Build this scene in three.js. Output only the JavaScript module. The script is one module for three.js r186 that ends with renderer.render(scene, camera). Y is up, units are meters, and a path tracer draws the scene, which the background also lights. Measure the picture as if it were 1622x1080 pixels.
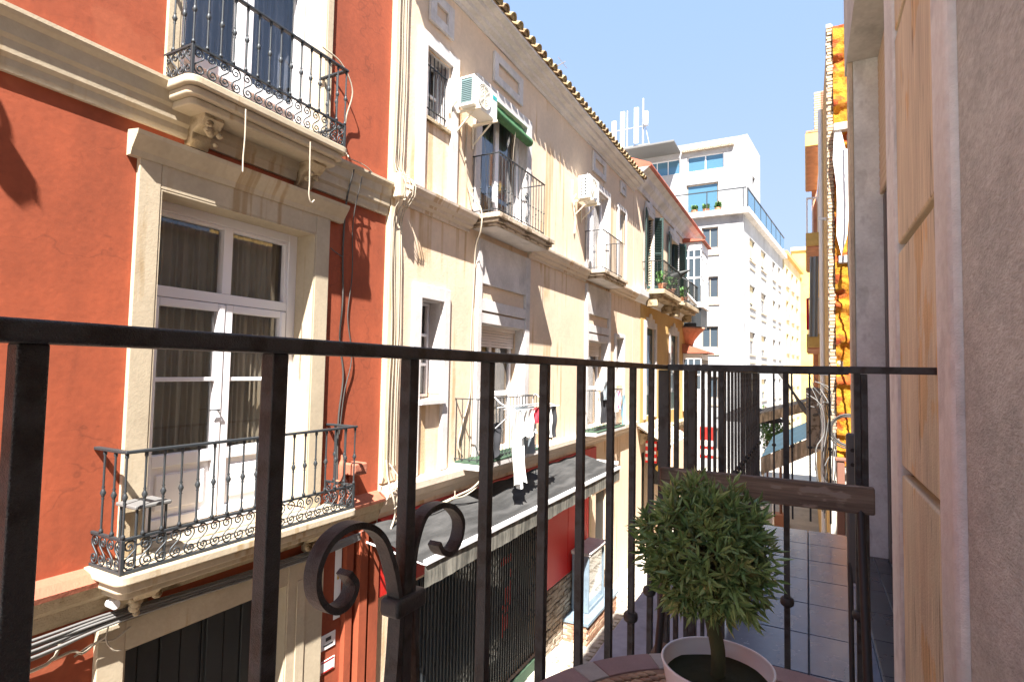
import * as THREE from 'three';
import { mergeGeometries } from 'three/addons/utils/BufferGeometryUtils.js';
import { RoundedBoxGeometry } from 'three/addons/geometries/RoundedBoxGeometry.js';
import { FontLoader } from 'three/addons/loaders/FontLoader.js';
import { TextGeometry } from 'three/addons/geometries/TextGeometry.js';

// ------------------------------------------------------------ camera, sky, sun, exposure
const scene = new THREE.Scene();
const D = Math.PI / 180;
const camera = new THREE.PerspectiveCamera(63.07, 1024 / 681, 0.01, 400);
camera.position.set(0, 6, 0);
camera.rotation.order = 'YXZ';
camera.rotation.set(2.95 * D, 28.0 * D, 1.1 * D);

const renderer = new THREE.WebGLRenderer({ antialias: true });
renderer.toneMapping = THREE.LinearToneMapping;
renderer.toneMappingExposure = 4.25;
renderer.shadowMap.enabled = true;

{ // clear blue afternoon sky, a little paler towards the horizon
  const w = 256, h = 128, a = new Float32Array(w * h * 4);
  for (let j = 0; j < h; j++) {
    const el = (j + 0.5) / h * Math.PI - Math.PI / 2, s = Math.max(0, Math.sin(el));
    const k = Math.pow(1 - s, 2.2);
    const c = [0.098 + 0.075 * k, 0.152 + 0.058 * k, 0.262 + 0.016 * k];
    for (let i = 0; i < w; i++) { const o = (j * w + i) * 4; a[o] = c[0]; a[o + 1] = c[1]; a[o + 2] = c[2]; a[o + 3] = 1; }
  }
  const t = new THREE.DataTexture(a, w, h, THREE.RGBAFormat, THREE.FloatType);
  t.mapping = THREE.EquirectangularReflectionMapping; t.magFilter = THREE.LinearFilter; t.needsUpdate = true;
  scene.background = t; scene.environment = t;
}
const sun = new THREE.DirectionalLight(new THREE.Color().setRGB(1, 0.965, 0.905), 5);
sun.position.set(0.30 * 40, 40, 0.65 * 40 - 10); sun.target.position.set(0, 0, -10);
sun.castShadow = true; sun.shadow.mapSize.set(4096, 4096); sun.shadow.radius = 1;
Object.assign(sun.shadow.camera, { left: -40, right: 40, top: 60, bottom: -40, near: 1, far: 160 });
scene.add(sun, sun.target);

// ------------------------------------------------------------ helpers
let seed = 7;
const rnd = () => { seed = (seed * 1664525 + 1013904223) >>> 0; return seed / 4294967296; };
const rr = (a, b) => a + (b - a) * rnd();
const used = {};
const numbered = n => { const k = used[n] = (used[n] ?? -1) + 1; return k ? n + '_' + String(k).padStart(3, '0') : n; };
let FR = new THREE.Matrix4();                       // frame in which geometry is being laid out
const W = -4.9;                                     // opposite facades stand on the plane x = W
const ID = new THREE.Matrix4();
const LEFT = new THREE.Matrix4().makeBasis(new THREE.Vector3(0, 0, -1), new THREE.Vector3(0, 1, 0), new THREE.Vector3(1, 0, 0)).setPosition(W, 0, 0);
// in LEFT: first coordinate runs along the street, second is height, third is distance out of the facade

function prep(g) {
  if (g.index) g = g.toNonIndexed();
  for (const k of Object.keys(g.attributes)) if (!['position', 'normal', 'uv'].includes(k)) g.deleteAttribute(k);
  if (!g.attributes.normal) g.computeVertexNormals();
  if (!g.attributes.uv) g.setAttribute('uv', new THREE.BufferAttribute(new Float32Array(g.attributes.position.count * 2), 2));
  g.morphAttributes = {}; g.groups = [];
  return g;
}
function planar(g) {                                // texture coordinates in metres
  const p = g.attributes.position, n = g.attributes.normal, uv = g.attributes.uv;
  for (let i = 0; i < p.count; i += 3) {
    let ax = 0, ay = 0, az = 0;
    for (let k = 0; k < 3; k++) { ax += n.getX(i + k); ay += n.getY(i + k); az += n.getZ(i + k); }
    ax = Math.abs(ax); ay = Math.abs(ay); az = Math.abs(az);
    for (let k = 0; k < 3; k++) {
      const x = p.getX(i + k), y = p.getY(i + k), z = p.getZ(i + k);
      if (ax >= ay && ax >= az) uv.setXY(i + k, -z, y); else if (az >= ay) uv.setXY(i + k, x, y); else uv.setXY(i + k, x, -z);
    }
  }
  return g;
}
function geo(list) {
  const a = (Array.isArray(list) ? list : [list]).map(prep);
  const g = a.length > 1 ? mergeGeometries(a) : a[0];
  g.applyMatrix4(FR);
  return planar(g);
}
function mesh(name, list, m, parent) {
  const o = new THREE.Mesh(geo(list), m); o.name = name; o.castShadow = o.receiveShadow = true;
  parent.add(o); return o;
}
const tops = [];
function thing(name, label, category, group) {
  const o = new THREE.Group(); o.name = numbered(name); o.userData = { label, category };
  if (group) o.userData.group = group;
  scene.add(o); tops.push(o); return o;
}
function solo(name, label, category, list, m, group) {
  const o = mesh(numbered(name), list, m, scene); o.userData = { label, category };
  if (group) o.userData.group = group;
  tops.push(o); return o;
}
function struct(name, list, m) { const o = mesh(numbered(name), list, m, scene); o.userData = { kind: 'structure' }; return o; }
const part = (parent, name, list, m) => mesh(name, list, m, parent);
function bunch(parent, name) { const o = new THREE.Group(); o.name = name; parent.add(o); return o; }
function place(parent, name, g, m, x, y, z, ry = 0, rx = 0, rz = 0) {   // a copy of a shared geometry, laid out in FR
  const o = new THREE.Mesh(g, m); o.name = name; o.castShadow = o.receiveShadow = true;
  const e = new THREE.Matrix4().makeRotationFromEuler(new THREE.Euler(rx, ry, rz)).setPosition(x, y, z);
  FR.clone().multiply(e).decompose(o.position, o.quaternion, o.scale);
  parent.add(o); return o;
}
// geometry
function B(x0, x1, y0, y1, z0, z1) {
  const g = new THREE.BoxGeometry(Math.abs(x1 - x0), Math.abs(y1 - y0), Math.abs(z1 - z0));
  g.translate((x0 + x1) / 2, (y0 + y1) / 2, (z0 + z1) / 2); return g;
}
function R(x0, x1, y0, y1, z0, z1, r = 0.008, s = 1) {
  const g = new RoundedBoxGeometry(Math.abs(x1 - x0), Math.abs(y1 - y0), Math.abs(z1 - z0), s, r);
  g.translate((x0 + x1) / 2, (y0 + y1) / 2, (z0 + z1) / 2); return g;
}
function shapeOf(pts) { const s = new THREE.Shape(); pts.forEach((p, i) => i ? s.lineTo(p[0], p[1]) : s.moveTo(p[0], p[1])); s.closePath(); return s; }
function facade(u0, u1, y0, y1, holes, th, o = 0) {      // wall with real openings
  const s = shapeOf([[u0, y0], [u1, y0], [u1, y1], [u0, y1]]);
  for (const h of holes) { const p = new THREE.Path(); p.moveTo(h[0], h[2]); p.lineTo(h[1], h[2]); p.lineTo(h[1], h[3]); p.lineTo(h[0], h[3]); p.closePath(); s.holes.push(p); }
  const g = new THREE.ExtrudeGeometry(s, { depth: th, bevelEnabled: false }); g.translate(0, 0, o - th); return g;
}
function moulding(prof, u0, u1) {                        // profile [out, y] run along the facade
  const g = new THREE.ExtrudeGeometry(shapeOf(prof), { depth: u1 - u0, bevelEnabled: false });
  g.applyMatrix4(new THREE.Matrix4().makeBasis(new THREE.Vector3(0, 0, 1), new THREE.Vector3(0, 1, 0), new THREE.Vector3(-1, 0, 0)));
  g.translate(u1, 0, 0); return g;
}
const V = (x, y, z) => new THREE.Vector3(x, y, z);
function tube(pts, r, seg = 0, rad = 6, closed = false) {
  const c = new THREE.CatmullRomCurve3(pts.map(p => p.isVector3 ? p : V(...p)), closed, 'centripetal');
  return new THREE.TubeGeometry(c, seg || Math.max(8, pts.length * 5), r, rad, closed);
}
function rod(a, b, r, rad = 8) {
  const va = V(...a), vb = V(...b), d = vb.clone().sub(va);
  const g = new THREE.CylinderGeometry(r, r, d.length(), rad);
  g.applyMatrix4(new THREE.Matrix4().makeRotationFromQuaternion(new THREE.Quaternion().setFromUnitVectors(V(0, 1, 0), d.normalize())));
  g.translate((a[0] + b[0]) / 2, (a[1] + b[1]) / 2, (a[2] + b[2]) / 2); return g;
}
function ribbon(pts, side, w, t, sub = 6) {               // flat bar bent along a curve; side = direction of its width
  const c = new THREE.CatmullRomCurve3(pts.map(p => V(...p)), false, 'centripetal');
  const n = pts.length * sub, s = side.clone().normalize(), pos = [], idx = [];
  for (let i = 0; i <= n; i++) {
    const p = c.getPoint(i / n), tg = c.getTangent(i / n), nn = tg.clone().cross(s).normalize();
    for (const [a, b] of [[-1, -1], [1, -1], [1, 1], [-1, 1]]) { const q = p.clone().addScaledVector(s, a * w / 2).addScaledVector(nn, b * t / 2); pos.push(q.x, q.y, q.z); }
  }
  for (let i = 0; i < n; i++) for (let k = 0; k < 4; k++) { const a = i * 4 + k, b = i * 4 + (k + 1) % 4; idx.push(a, b, b + 4, a, b + 4, a + 4); }
  const e = n * 4; idx.push(0, 3, 2, 0, 2, 1, e, e + 1, e + 2, e, e + 2, e + 3);
  const g = new THREE.BufferGeometry(); g.setAttribute('position', new THREE.Float32BufferAttribute(pos, 3)); g.setIndex(idx);
  const h = g.toNonIndexed(); h.computeVertexNormals(); return h;
}
function sheet(nu, nv, f, t = 0) {                         // grid surface f(u,v) -> [x,y,z], given a thickness t along z
  const pos = [], idx = [];
  const lay = t ? [0, t] : [0];
  for (const dz of lay) for (let j = 0; j <= nv; j++) for (let i = 0; i <= nu; i++) { const p = f(i / nu, j / nv); pos.push(p[0], p[1], p[2] - dz); }
  const N = (nu + 1) * (nv + 1);
  for (let L = 0; L < lay.length; L++) for (let j = 0; j < nv; j++) for (let i = 0; i < nu; i++) {
    const a = L * N + j * (nu + 1) + i, b = a + 1, c = a + nu + 1, d = c + 1;
    if (L) idx.push(a, c, b, b, c, d); else idx.push(a, b, c, b, d, c);
  }
  const g = new THREE.BufferGeometry(); g.setAttribute('position', new THREE.Float32BufferAttribute(pos, 3)); g.setIndex(idx); g.computeVertexNormals(); return g;
}
const lathe = (pts, seg = 10) => new THREE.LatheGeometry(pts.map(p => new THREE.Vector2(p[0], p[1])), seg);

// ------------------------------------------------------------ textures: grain, stains, wood, all tileable
const hash = (x, y, s) => { let h = (x * 374761393 + y * 668265263 + s * 2147483647) | 0; h = Math.imul(h ^ (h >>> 13), 1274126177); return ((h ^ (h >>> 16)) >>> 0) / 4294967296; };
function vn(x, y, px, py, s) {
  const xi = Math.floor(x), yi = Math.floor(y); let fx = x - xi, fy = y - yi;
  fx = fx * fx * (3 - 2 * fx); fy = fy * fy * (3 - 2 * fy);
  const m = (a, p) => ((a % p) + p) % p, x0 = m(xi, px), x1 = m(xi + 1, px), y0 = m(yi, py), y1 = m(yi + 1, py);
  return (hash(x0, y0, s) * (1 - fx) + hash(x1, y0, s) * fx) * (1 - fy) + (hash(x0, y1, s) * (1 - fx) + hash(x1, y1, s) * fx) * fy;
}
function fbm(u, v, px, py, oct, s) { let a = 0.5, r = 0, t = 0; for (let i = 0; i < oct; i++) { r += a * vn(u * px, v * py, px, py, s + i); t += a; a *= 0.55; px *= 2; py *= 2; } return r / t; }
function tex(n, f, srgb = true) {
  const d = new Uint8Array(n * n * 4);
  for (let j = 0; j < n; j++) for (let i = 0; i < n; i++) {
    const c = f(i / n, j / n), o = (j * n + i) * 4;
    d[o] = Math.max(0, Math.min(255, c[0] * 255)); d[o + 1] = Math.max(0, Math.min(255, c[1] * 255)); d[o + 2] = Math.max(0, Math.min(255, c[2] * 255)); d[o + 3] = 255;
  }
  const t = new THREE.DataTexture(d, n, n); t.wrapS = t.wrapT = THREE.RepeatWrapping; t.magFilter = THREE.LinearFilter; t.minFilter = THREE.LinearMipmapLinearFilter; t.generateMipmaps = true;
  if (srgb) t.colorSpace = THREE.SRGBColorSpace; t.needsUpdate = true; return t;
}
const cache = new Map();
function rep(t, mx, my = mx) {
  const k = t.uuid + mx + '/' + my; if (cache.has(k)) return cache.get(k);
  const c = t.clone(); c.repeat.set(1 / mx, 1 / my); c.needsUpdate = true; cache.set(k, c); return c;
}
const st = (a, b, x) => { const t = Math.max(0, Math.min(1, (x - a) / (b - a))); return t * t * (3 - 2 * t); };
const T = {
  plaster: tex(512, (u, v) => { const a = fbm(u, v, 5, 5, 6, 3), b = fbm(u, v, 60, 60, 2, 9), c = st(0.62, 0.75, fbm(u, v, 7, 4, 5, 21)); const k = 0.80 + 0.22 * a + 0.07 * (b - 0.5) - 0.07 * c; return [k, k * 0.995, k * 0.985]; }),
  streak: tex(512, (u, v) => { const a = fbm(u, v, 40, 2, 4, 5), b = fbm(u, v, 6, 5, 5, 15), c = st(0.50, 0.78, a) * st(0.38, 0.68, b), g = fbm(u, v, 80, 80, 2, 8); const k = 0.88 + 0.14 * b + 0.05 * (g - 0.5); return [k * (1 - 0.13 * c), k * (1 - 0.19 * c), k * (1 - 0.28 * c)]; }),
  render: tex(1024, (u, v) => { const a = fbm(u, v, 3, 4, 6, 401), b = fbm(u, v, 14, 10, 5, 402), d = fbm(u, v, 34, 3, 4, 403), g = fbm(u, v, 140, 140, 2, 404); const w = 0.03 * (fbm(u, v, 8, 8, 4, 405) - 0.5), f = fbm(u + w, v + w, 5, 7, 5, 406), cr = 1 - st(0, 0.008, Math.abs(f - 0.5)), pt = st(0.60, 0.63, fbm(u, v, 4, 5, 5, 407)); const m0 = st(0.4, 0.62, fbm(u, v, 6, 6, 3, 408)); const k = 0.84 + 0.17 * (a - 0.5) + 0.16 * (b - 0.5) + 0.10 * (d - 0.5) + 0.07 * (g - 0.5) - 0.09 * cr * m0 + 0.035 * pt; return [k, k * (1.0 + 0.05 * pt), k * (1.0 + 0.09 * pt)]; }),
  grime: tex(512, (u, v) => { const a = fbm(u, v, 8, 8, 6, 31), c = st(0.48, 0.8, a), g = fbm(u, v, 70, 70, 2, 2); const k = 0.95 + 0.08 * (g - 0.5); return [k * (1 - 0.42 * c), k * (1 - 0.47 * c), k * (1 - 0.55 * c)]; }),
  bump: tex(512, (u, v) => { const k = 0.6 * fbm(u, v, 10, 10, 6, 41) + 0.4 * fbm(u, v, 90, 90, 3, 51); return [k, k, k]; }, false),
  pebble: tex(512, (u, v) => { const a = fbm(u, v, 70, 70, 3, 61), b = fbm(u, v, 18, 18, 4, 62); const k = 0.7 * st(0.3, 0.75, a) + 0.3 * b; return [k, k, k]; }, false),
  pebbleC: tex(512, (u, v) => { const a = fbm(u, v, 60, 60, 3, 66), b = fbm(u, v, 4, 4, 5, 67), c = fbm(u, v, 14, 14, 4, 68); const k = 0.72 + 0.18 * b + 0.12 * c + 0.17 * (a - 0.5); return [k, k * 0.985, k * 0.96]; }),
  wood: tex(512, (u, v) => { const w = fbm(u, v, 3, 26, 4, 71), g = fbm(u, v, 10, 120, 2, 72), s = st(0.6, 0.74, fbm(u, v, 9, 12, 5, 73)); const k = 0.55 + 0.42 * w + 0.22 * (g - 0.5) + 0.35 * s; return [k, k * 0.95 + 0.02 * s, k * 0.9 + 0.05 * s]; }),
  woodV: tex(512, (u, v) => { const w = fbm(u, v, 18, 2, 4, 74), g = fbm(u, v, 110, 7, 2, 75), p = st(0.6, 0.7, fbm(u, v, 9, 5, 5, 76)); const c = st(0.68, 0.76, fbm(u, v, 26, 3, 4, 77)) * st(0.45, 0.6, fbm(u, v, 4, 5, 3, 78)); const k = (0.78 + 0.22 * w + 0.16 * (g - 0.5)) * (1 - 0.3 * c); return [k, k * (1 - 0.08 * p), k * (1 - 0.2 * p)]; }),
  tile: tex(256, (u, v) => { const a = fbm(u, v, 6, 6, 5, 81), b = fbm(u, v, 60, 60, 2, 82); const k = 0.86 + 0.14 * a + 0.06 * (b - 0.5); return [k, k, k]; }),
  smudge: tex(256, (u, v) => { const a = fbm(u, v, 5, 5, 5, 85); const k = 0.10 + 0.26 * a; return [0, k, 0]; }, false),
  canvas: tex(512, (u, v) => { const a = fbm(u, v, 20, 3, 5, 91), b = fbm(u, v, 5, 5, 5, 92), c = fbm(u, v, 100, 100, 1, 93); const k = 0.62 + 0.3 * st(0.3, 0.75, a) + 0.25 * (b - 0.5) + 0.06 * (c - 0.5); return [k, k * 0.985, k * 0.96]; }),
  foam: tex(512, (u, v) => { const a = fbm(u, v, 9, 13, 5, 101), b = fbm(u, v, 4, 3, 4, 102), c = fbm(u, v, 30, 34, 3, 103); const d = st(0.55, 0.7, a); return [0.98 - 0.12 * d - 0.1 * (c - 0.5), 0.66 + 0.14 * b - 0.3 * d + 0.1 * (c - 0.5), 0.06 + 0.1 * b - 0.02 * d]; }),
};
function M(c, rough, o = {}) {
  const k = Array.isArray(c) ? new THREE.Color().setRGB(...c) : new THREE.Color(c);
  const m = new (o.phys ? THREE.MeshPhysicalMaterial : THREE.MeshStandardMaterial)({ color: k, roughness: rough, metalness: o.metal ?? 0 });
  if (o.map) m.map = rep(T[o.map], o.s ?? 3, o.sy ?? o.s ?? 3);
  if (o.bump) { m.bumpMap = rep(T[o.bump], o.bs ?? 1.5, o.bsy ?? o.bs ?? 1.5); m.bumpScale = o.bh ?? 0.006; }
  if (o.phys) Object.assign(m, o.phys);
  if (o.two) m.side = THREE.DoubleSide;
  return m;
}
const m = {
  red: M([0.395, 0.082, 0.030], 0.9, { map: 'render', s: 4.6, bump: 'bump', bs: 2.6, bh: 0.0025 }),
  redDark: M([0.36, 0.07, 0.03], 0.75, { map: 'plaster', s: 2 }),
  stone: M([0.50, 0.41, 0.29], 0.9, { map: 'streak', s: 2.3, bump: 'bump', bs: 1.1, bh: 0.0025 }),
  stoneRed: M([0.44, 0.15, 0.09], 0.9, { map: 'plaster', s: 2, bump: 'bump', bs: 1 }),
  stoneDirty: M([0.46, 0.36, 0.23], 0.92, { map: 'grime', s: 1.7, bump: 'bump', bs: 0.9, bh: 0.012 }),
  cream: M([0.76, 0.58, 0.42], 0.92, { map: 'streak', s: 4.3, bump: 'bump', bs: 1.6, bh: 0.006 }),
  creamPale: M([0.74, 0.61, 0.44], 0.92, { map: 'streak', s: 2.1, bump: 'bump', bs: 1.2, bh: 0.004 }),
  trim: M([0.68, 0.64, 0.63], 0.85, { map: 'plaster', s: 2.2, bump: 'bump', bs: 1.3, bh: 0.003 }),
  cornice: M([0.66, 0.54, 0.43], 0.9, { map: 'streak', s: 2.6, bump: 'bump', bs: 0.9, bh: 0.006 }),
  slabRust: M([0.55, 0.44, 0.33], 0.9, { map: 'grime', s: 0.9, bump: 'bump', bs: 0.5, bh: 0.02 }),
  white: M([0.80, 0.78, 0.78], 0.45),
  whiteWall: M([0.43, 0.43, 0.45], 0.85, { map: 'plaster', s: 7, bump: 'bump', bs: 3 }),
  whiteDull: M([0.72, 0.72, 0.74], 0.8),
  pvc: M([0.78, 0.75, 0.76], 0.38),
  panelPink: M([0.70, 0.60, 0.55], 0.5),
  iron: M([0.02, 0.021, 0.02], 0.5, { metal: 0.2 }),
  ironPaint: M([0.042, 0.048, 0.048], 0.5, { map: 'grime', s: 0.16, bump: 'bump', bs: 0.05, bh: 0.0014 }),
  ironGrey: M([0.042, 0.047, 0.052], 0.5, { metal: 0.4 }),
  dark: M([0.035, 0.034, 0.034], 0.9),
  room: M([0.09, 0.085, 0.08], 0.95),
  glassFar: M([0.06, 0.08, 0.10], 0.06),
  glassBlue: M([0.10, 0.22, 0.32], 0.05, { metal: 0.3 }),
  glass: new THREE.MeshPhysicalMaterial({ color: 0xffffff, roughness: 0.02, transmission: 1, thickness: 0, ior: 1.5 }),
  curtain: M([0.20, 0.165, 0.115], 0.95, { two: true, map: 'streak', s: 0.8 }),
  curtainBlue: M([0.10, 0.11, 0.14], 0.95, { two: true, map: 'streak', s: 0.8 }),
  green: M([0.018, 0.05, 0.045], 0.7, { map: 'plaster', s: 0.8 }),
  greenCloth: M([0.06, 0.17, 0.07], 0.85, { map: 'plaster', s: 0.4 }),
  greenMat: M([0.035, 0.07, 0.04], 0.9),
  shutter: M([0.70, 0.60, 0.54], 0.6),
  door: M([0.02, 0.021, 0.022], 0.6, { map: 'plaster', s: 1.2 }),
  roofTile: M([0.40, 0.30, 0.16], 0.9, { map: 'grime', s: 0.5, bump: 'bump', bs: 0.3, bh: 0.01 }),
  roofTile2: M([0.33, 0.22, 0.12], 0.9, { map: 'grime', s: 0.37, bump: 'bump', bs: 0.3, bh: 0.01 }),
  roofRed: M([0.50, 0.14, 0.085], 0.8, { map: 'plaster', s: 1.5 }),
  acWhite: M([0.76, 0.74, 0.68], 0.5),
  acGrille: M([0.16, 0.24, 0.25], 0.6),
  bracket: M([0.68, 0.62, 0.5], 0.6),
  teal: M([0.03, 0.33, 0.33], 0.6),
  cable: M([0.40, 0.34, 0.26], 0.7),
  cableDark: M([0.06, 0.055, 0.05], 0.6),
  cableGrey: M([0.14, 0.135, 0.13], 0.6),
  awning: M([0.06, 0.06, 0.062], 0.9, { map: 'canvas', s: 2.3, bump: 'bump', bs: 0.8, bh: 0.01 }),
  valance: M([0.26, 0.25, 0.22], 0.9, { map: 'canvas', s: 0.9 }),
  alu: M([0.80, 0.79, 0.80], 0.4),
  redPaint: M([0.55, 0.02, 0.015], 0.5, { map: 'plaster', s: 1.5 }),
  redSign: M([0.72, 0.014, 0.010], 0.5),
  ochre: M([0.60, 0.38, 0.13], 0.92, { map: 'streak', s: 3, bump: 'bump', bs: 1.6 }),
  yellow: M([0.72, 0.50, 0.17], 0.92, { map: 'plaster', s: 5 }),
  yellowPale: M([0.74, 0.60, 0.36], 0.92, { map: 'plaster', s: 5 }),
  orangeCorbel: M([0.62, 0.30, 0.19], 0.9, { map: 'plaster', s: 1 }),
  foam: M([0.62, 0.46, 0.5], 0.85, { map: 'foam', s: 2.2, bump: 'bump', bs: 0.6, bh: 0.05 }),
  rubble: M([0.66, 0.60, 0.52], 0.95, { map: 'grime', s: 1.3, bump: 'pebble', bs: 0.8, bh: 0.05 }),
  brickA: M([0.48, 0.26, 0.16], 0.9, { map: 'plaster', s: 0.3 }),
  brickB: M([0.55, 0.36, 0.24], 0.9, { map: 'plaster', s: 0.3 }),
  brickC: M([0.38, 0.20, 0.13], 0.9, { map: 'plaster', s: 0.3 }),
  brickTan: M([0.56, 0.44, 0.30], 0.9, { map: 'plaster', s: 0.3 }),
  stoneTan: M([0.36, 0.29, 0.22], 0.9, { map: 'grime', s: 0.5 }),
  stoneTan2: M([0.46, 0.38, 0.30], 0.9, { map: 'plaster', s: 0.5 }),
  mortar: M([0.50, 0.46, 0.40], 0.95),
  blueGrey: M([0.22, 0.29, 0.36], 0.55, { map: 'plaster', s: 0.8 }),
  pave: M([0.60, 0.55, 0.47], 0.9, { map: 'grime', s: 1.4, bump: 'bump', bs: 0.6, bh: 0.006 }),
  pave2: M([0.66, 0.61, 0.53], 0.9, { map: 'plaster', s: 1.1, bump: 'bump', bs: 0.6, bh: 0.006 }),
  road: M([0.54, 0.50, 0.43], 0.95, { map: 'plaster', s: 3 }),
  ownTan: M([0.76, 0.69, 0.47], 0.8, { map: 'woodV', s: 0.9, bump: 'bump', bs: 0.3, bh: 0.003 }),
  ownPale: M([0.78, 0.86, 0.84], 0.8, { map: 'plaster', s: 0.7, bump: 'bump', bs: 0.2, bh: 0.0025 }),
  ownGrey: M([0.60, 0.72, 0.71], 0.95, { map: 'pebbleC', s: 0.62, sy: 0.3, bump: 'pebble', bs: 0.36, bsy: 0.17, bh: 0.0012 }),
  ownSoffit: M([0.58, 0.60, 0.56], 0.9, { map: 'plaster', s: 1 }),
  ownBeige: M([0.62, 0.56, 0.42], 0.85, { map: 'plaster', s: 0.8 }),
  slat: M([0.50, 0.42, 0.29], 0.6),
  floorTile: M([0.13, 0.175, 0.25], 0.5, { map: 'tile', s: 0.67 }),
  slate: M([0.055, 0.058, 0.062], 0.55, { map: 'tile', s: 0.5 }),
  grout: M([0.12, 0.12, 0.13], 0.9),
  groutPale: M([0.4, 0.4, 0.4], 0.9),
  ledge: M([0.36, 0.36, 0.40], 0.8, { map: 'plaster', s: 1 }),
  wood: M([0.225, 0.20, 0.165], 0.8, { map: 'wood', s: 0.5, sy: 0.22, bump: 'bump', bs: 0.12, bh: 0.0012 }),
  mosaicPink: M([0.27, 0.165, 0.15], 0.55, { map: 'tile', s: 0.1 }),
  mosaicPink2: M([0.32, 0.205, 0.185], 0.55, { map: 'tile', s: 0.1 }),
  mosaicGrey: M([0.36, 0.34, 0.30], 0.55, { map: 'tile', s: 0.1 }),
  weaveA: M([0.40, 0.27, 0.16], 0.7), weaveB: M([0.28, 0.17, 0.10], 0.7), weaveDark: M([0.22, 0.14, 0.085], 0.8),
  pot: M([0.80, 0.79, 0.79], 0.32, { phys: { clearcoat: 0.4, clearcoatRoughness: 0.2 } }),
  moss: M([0.05, 0.06, 0.018], 0.95, { bump: 'pebble', bs: 0.03, bh: 0.004 }),
  stem: M([0.07, 0.075, 0.028], 0.85, { bump: 'bump', bs: 0.03, bh: 0.002 }),
  greyBox: M([0.09, 0.10, 0.10], 0.5),
  silver: M([0.5, 0.5, 0.5], 0.35, { metal: 0.7 }),
  blueTarp: M([0.30, 0.70, 0.92], 0.7, { map: 'plaster', s: 1.5 }),
  beigeCloth: M([0.72, 0.62, 0.50], 0.9, { map: 'canvas', s: 1.2 }),
  paperWhite: M([0.82, 0.81, 0.8], 0.8), clothWhite: M([0.80, 0.79, 0.75], 0.9, { two: true }), clothRed: M([0.55, 0.03, 0.05], 0.9, { two: true }),
  clothBlack: M([0.03, 0.03, 0.035], 0.9, { two: true }), clothGrey: M([0.22, 0.25, 0.27], 0.9, { two: true }), clothPink: M([0.62, 0.36, 0.55], 0.9, { two: true }), clothBlue: M([0.28, 0.5, 0.62], 0.9, { two: true }),
  terracotta: M([0.48, 0.22, 0.13], 0.85),
  leafFar: M([0.06, 0.14, 0.03], 0.7, { two: true }),
  pipe: M([0.80, 0.80, 0.78], 0.4, { metal: 0.3 }), gold: M([0.6, 0.42, 0.1], 0.4, { metal: 0.5 }),
  brownPipe: M([0.20, 0.09, 0.06], 0.7),
};
m.floorTile.roughnessMap = rep(T.smudge, 0.9); m.floorTile.roughness = 1;
m.slate.roughnessMap = rep(T.smudge, 0.9); m.slate.roughness = 1.4;

// ------------------------------------------------------------ ground
struct('street_ground', new THREE.PlaneGeometry(500, 500).rotateX(-Math.PI / 2), m.road);
{
  const p = new THREE.Group(); p.name = 'pavement'; p.userData = { kind: 'structure' }; scene.add(p);
  const g = [0, 1, 2].map(() => { const b = prep(R(-0.293, 0.293, 0, 0.03, -0.193, 0.193, 0.006)); return planar(b); });
  for (let i = 0; i < 9; i++) for (let j = 0; j < 32; j++) {
    const x = W + 0.32 + i * 0.6 + (j % 2) * 0.27, z = -8.6 - j * 0.4; if (x > 0) continue;
    const o = place(p, 'paving_slab', g[(i + j) % 3], (i * 7 + j * 3) % 4 ? m.pave : m.pave2, x, -0.004 + 0.004 * ((i * 5 + j * 3) % 3), z);
    o.name = 'paving_slab';
  }
}

// ------------------------------------------------------------ window builder (works in FR): part > panes
function win(parent, name, u0, u1, y0, y1, o, opt = {}) {
  const fw = opt.fw ?? 0.06, d = opt.d ?? 0.06, cols = opt.cols ?? 2, rows = opt.rows ?? 1, mt = opt.m ?? m.pvc, gl = opt.glass ?? m.glassFar, bar = opt.bar ?? 0.045;
  const list = [R(u0, u0 + fw, y0, y1, o - d, o), R(u1 - fw, u1, y0, y1, o - d, o), R(u0 + fw, u1 - fw, y1 - fw, y1, o - d, o - 0.002), R(u0 + fw, u1 - fw, y0, y0 + fw, o - d, o - 0.002)];
  const iu0 = u0 + fw, iu1 = u1 - fw, iy0 = y0 + fw, iy1 = y1 - fw, cw = (iu1 - iu0) / cols, rh = (iy1 - iy0) / rows;
  for (let i = 1; i < cols; i++) list.push(R(iu0 + i * cw - bar / 2, iu0 + i * cw + bar / 2, iy0, iy1, o - d, o - 0.004));
  for (let j = 1; j < rows; j++) list.push(R(iu0, iu1, iy0 + j * rh - bar / 2, iy0 + j * rh + bar / 2, o - d + 0.01, o - 0.008));
  const f = part(parent, name, list, mt);
  for (let i = 0; i < cols; i++) for (let j = 0; j < rows; j++) part(f, 'pane', B(iu0 + i * cw + 0.002, iu0 + (i + 1) * cw - 0.002, iy0 + j * rh + 0.002, iy0 + (j + 1) * rh - 0.002, o - d * 0.6 - 0.003, o - d * 0.6 + 0.003), gl);
  return f;
}
function surround(parent, u0, u1, y0, y1, w, e, mt, sill = false, name = 'window_surround') {
  const l = [R(u0 - w, u0, y0, y1 + w, 0, e), R(u1, u1 + w, y0, y1 + w, 0, e), R(u0, u1, y1, y1 + w, 0, e - 0.003)];
  if (sill) l.push(R(u0 - w * 0.6, u1 + w * 0.6, y0 - 0.07, y0, -0.05, e + 0.06));
  return part(parent, name, l, mt);
}
function lining(parent, u0, u1, y0, y1, o0, o1, mt, t = 0.012) {   // plastered reveal of an opening
  return part(parent, 'reveal', [B(u0 + 0.002, u0 + t, y0, y1 - 0.002, o0, o1), B(u1 - t, u1 - 0.002, y0, y1 - 0.002, o0, o1), B(u0 + t, u1 - t, y1 - t, y1 - 0.002, o0, o1)], mt);
}
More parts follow.
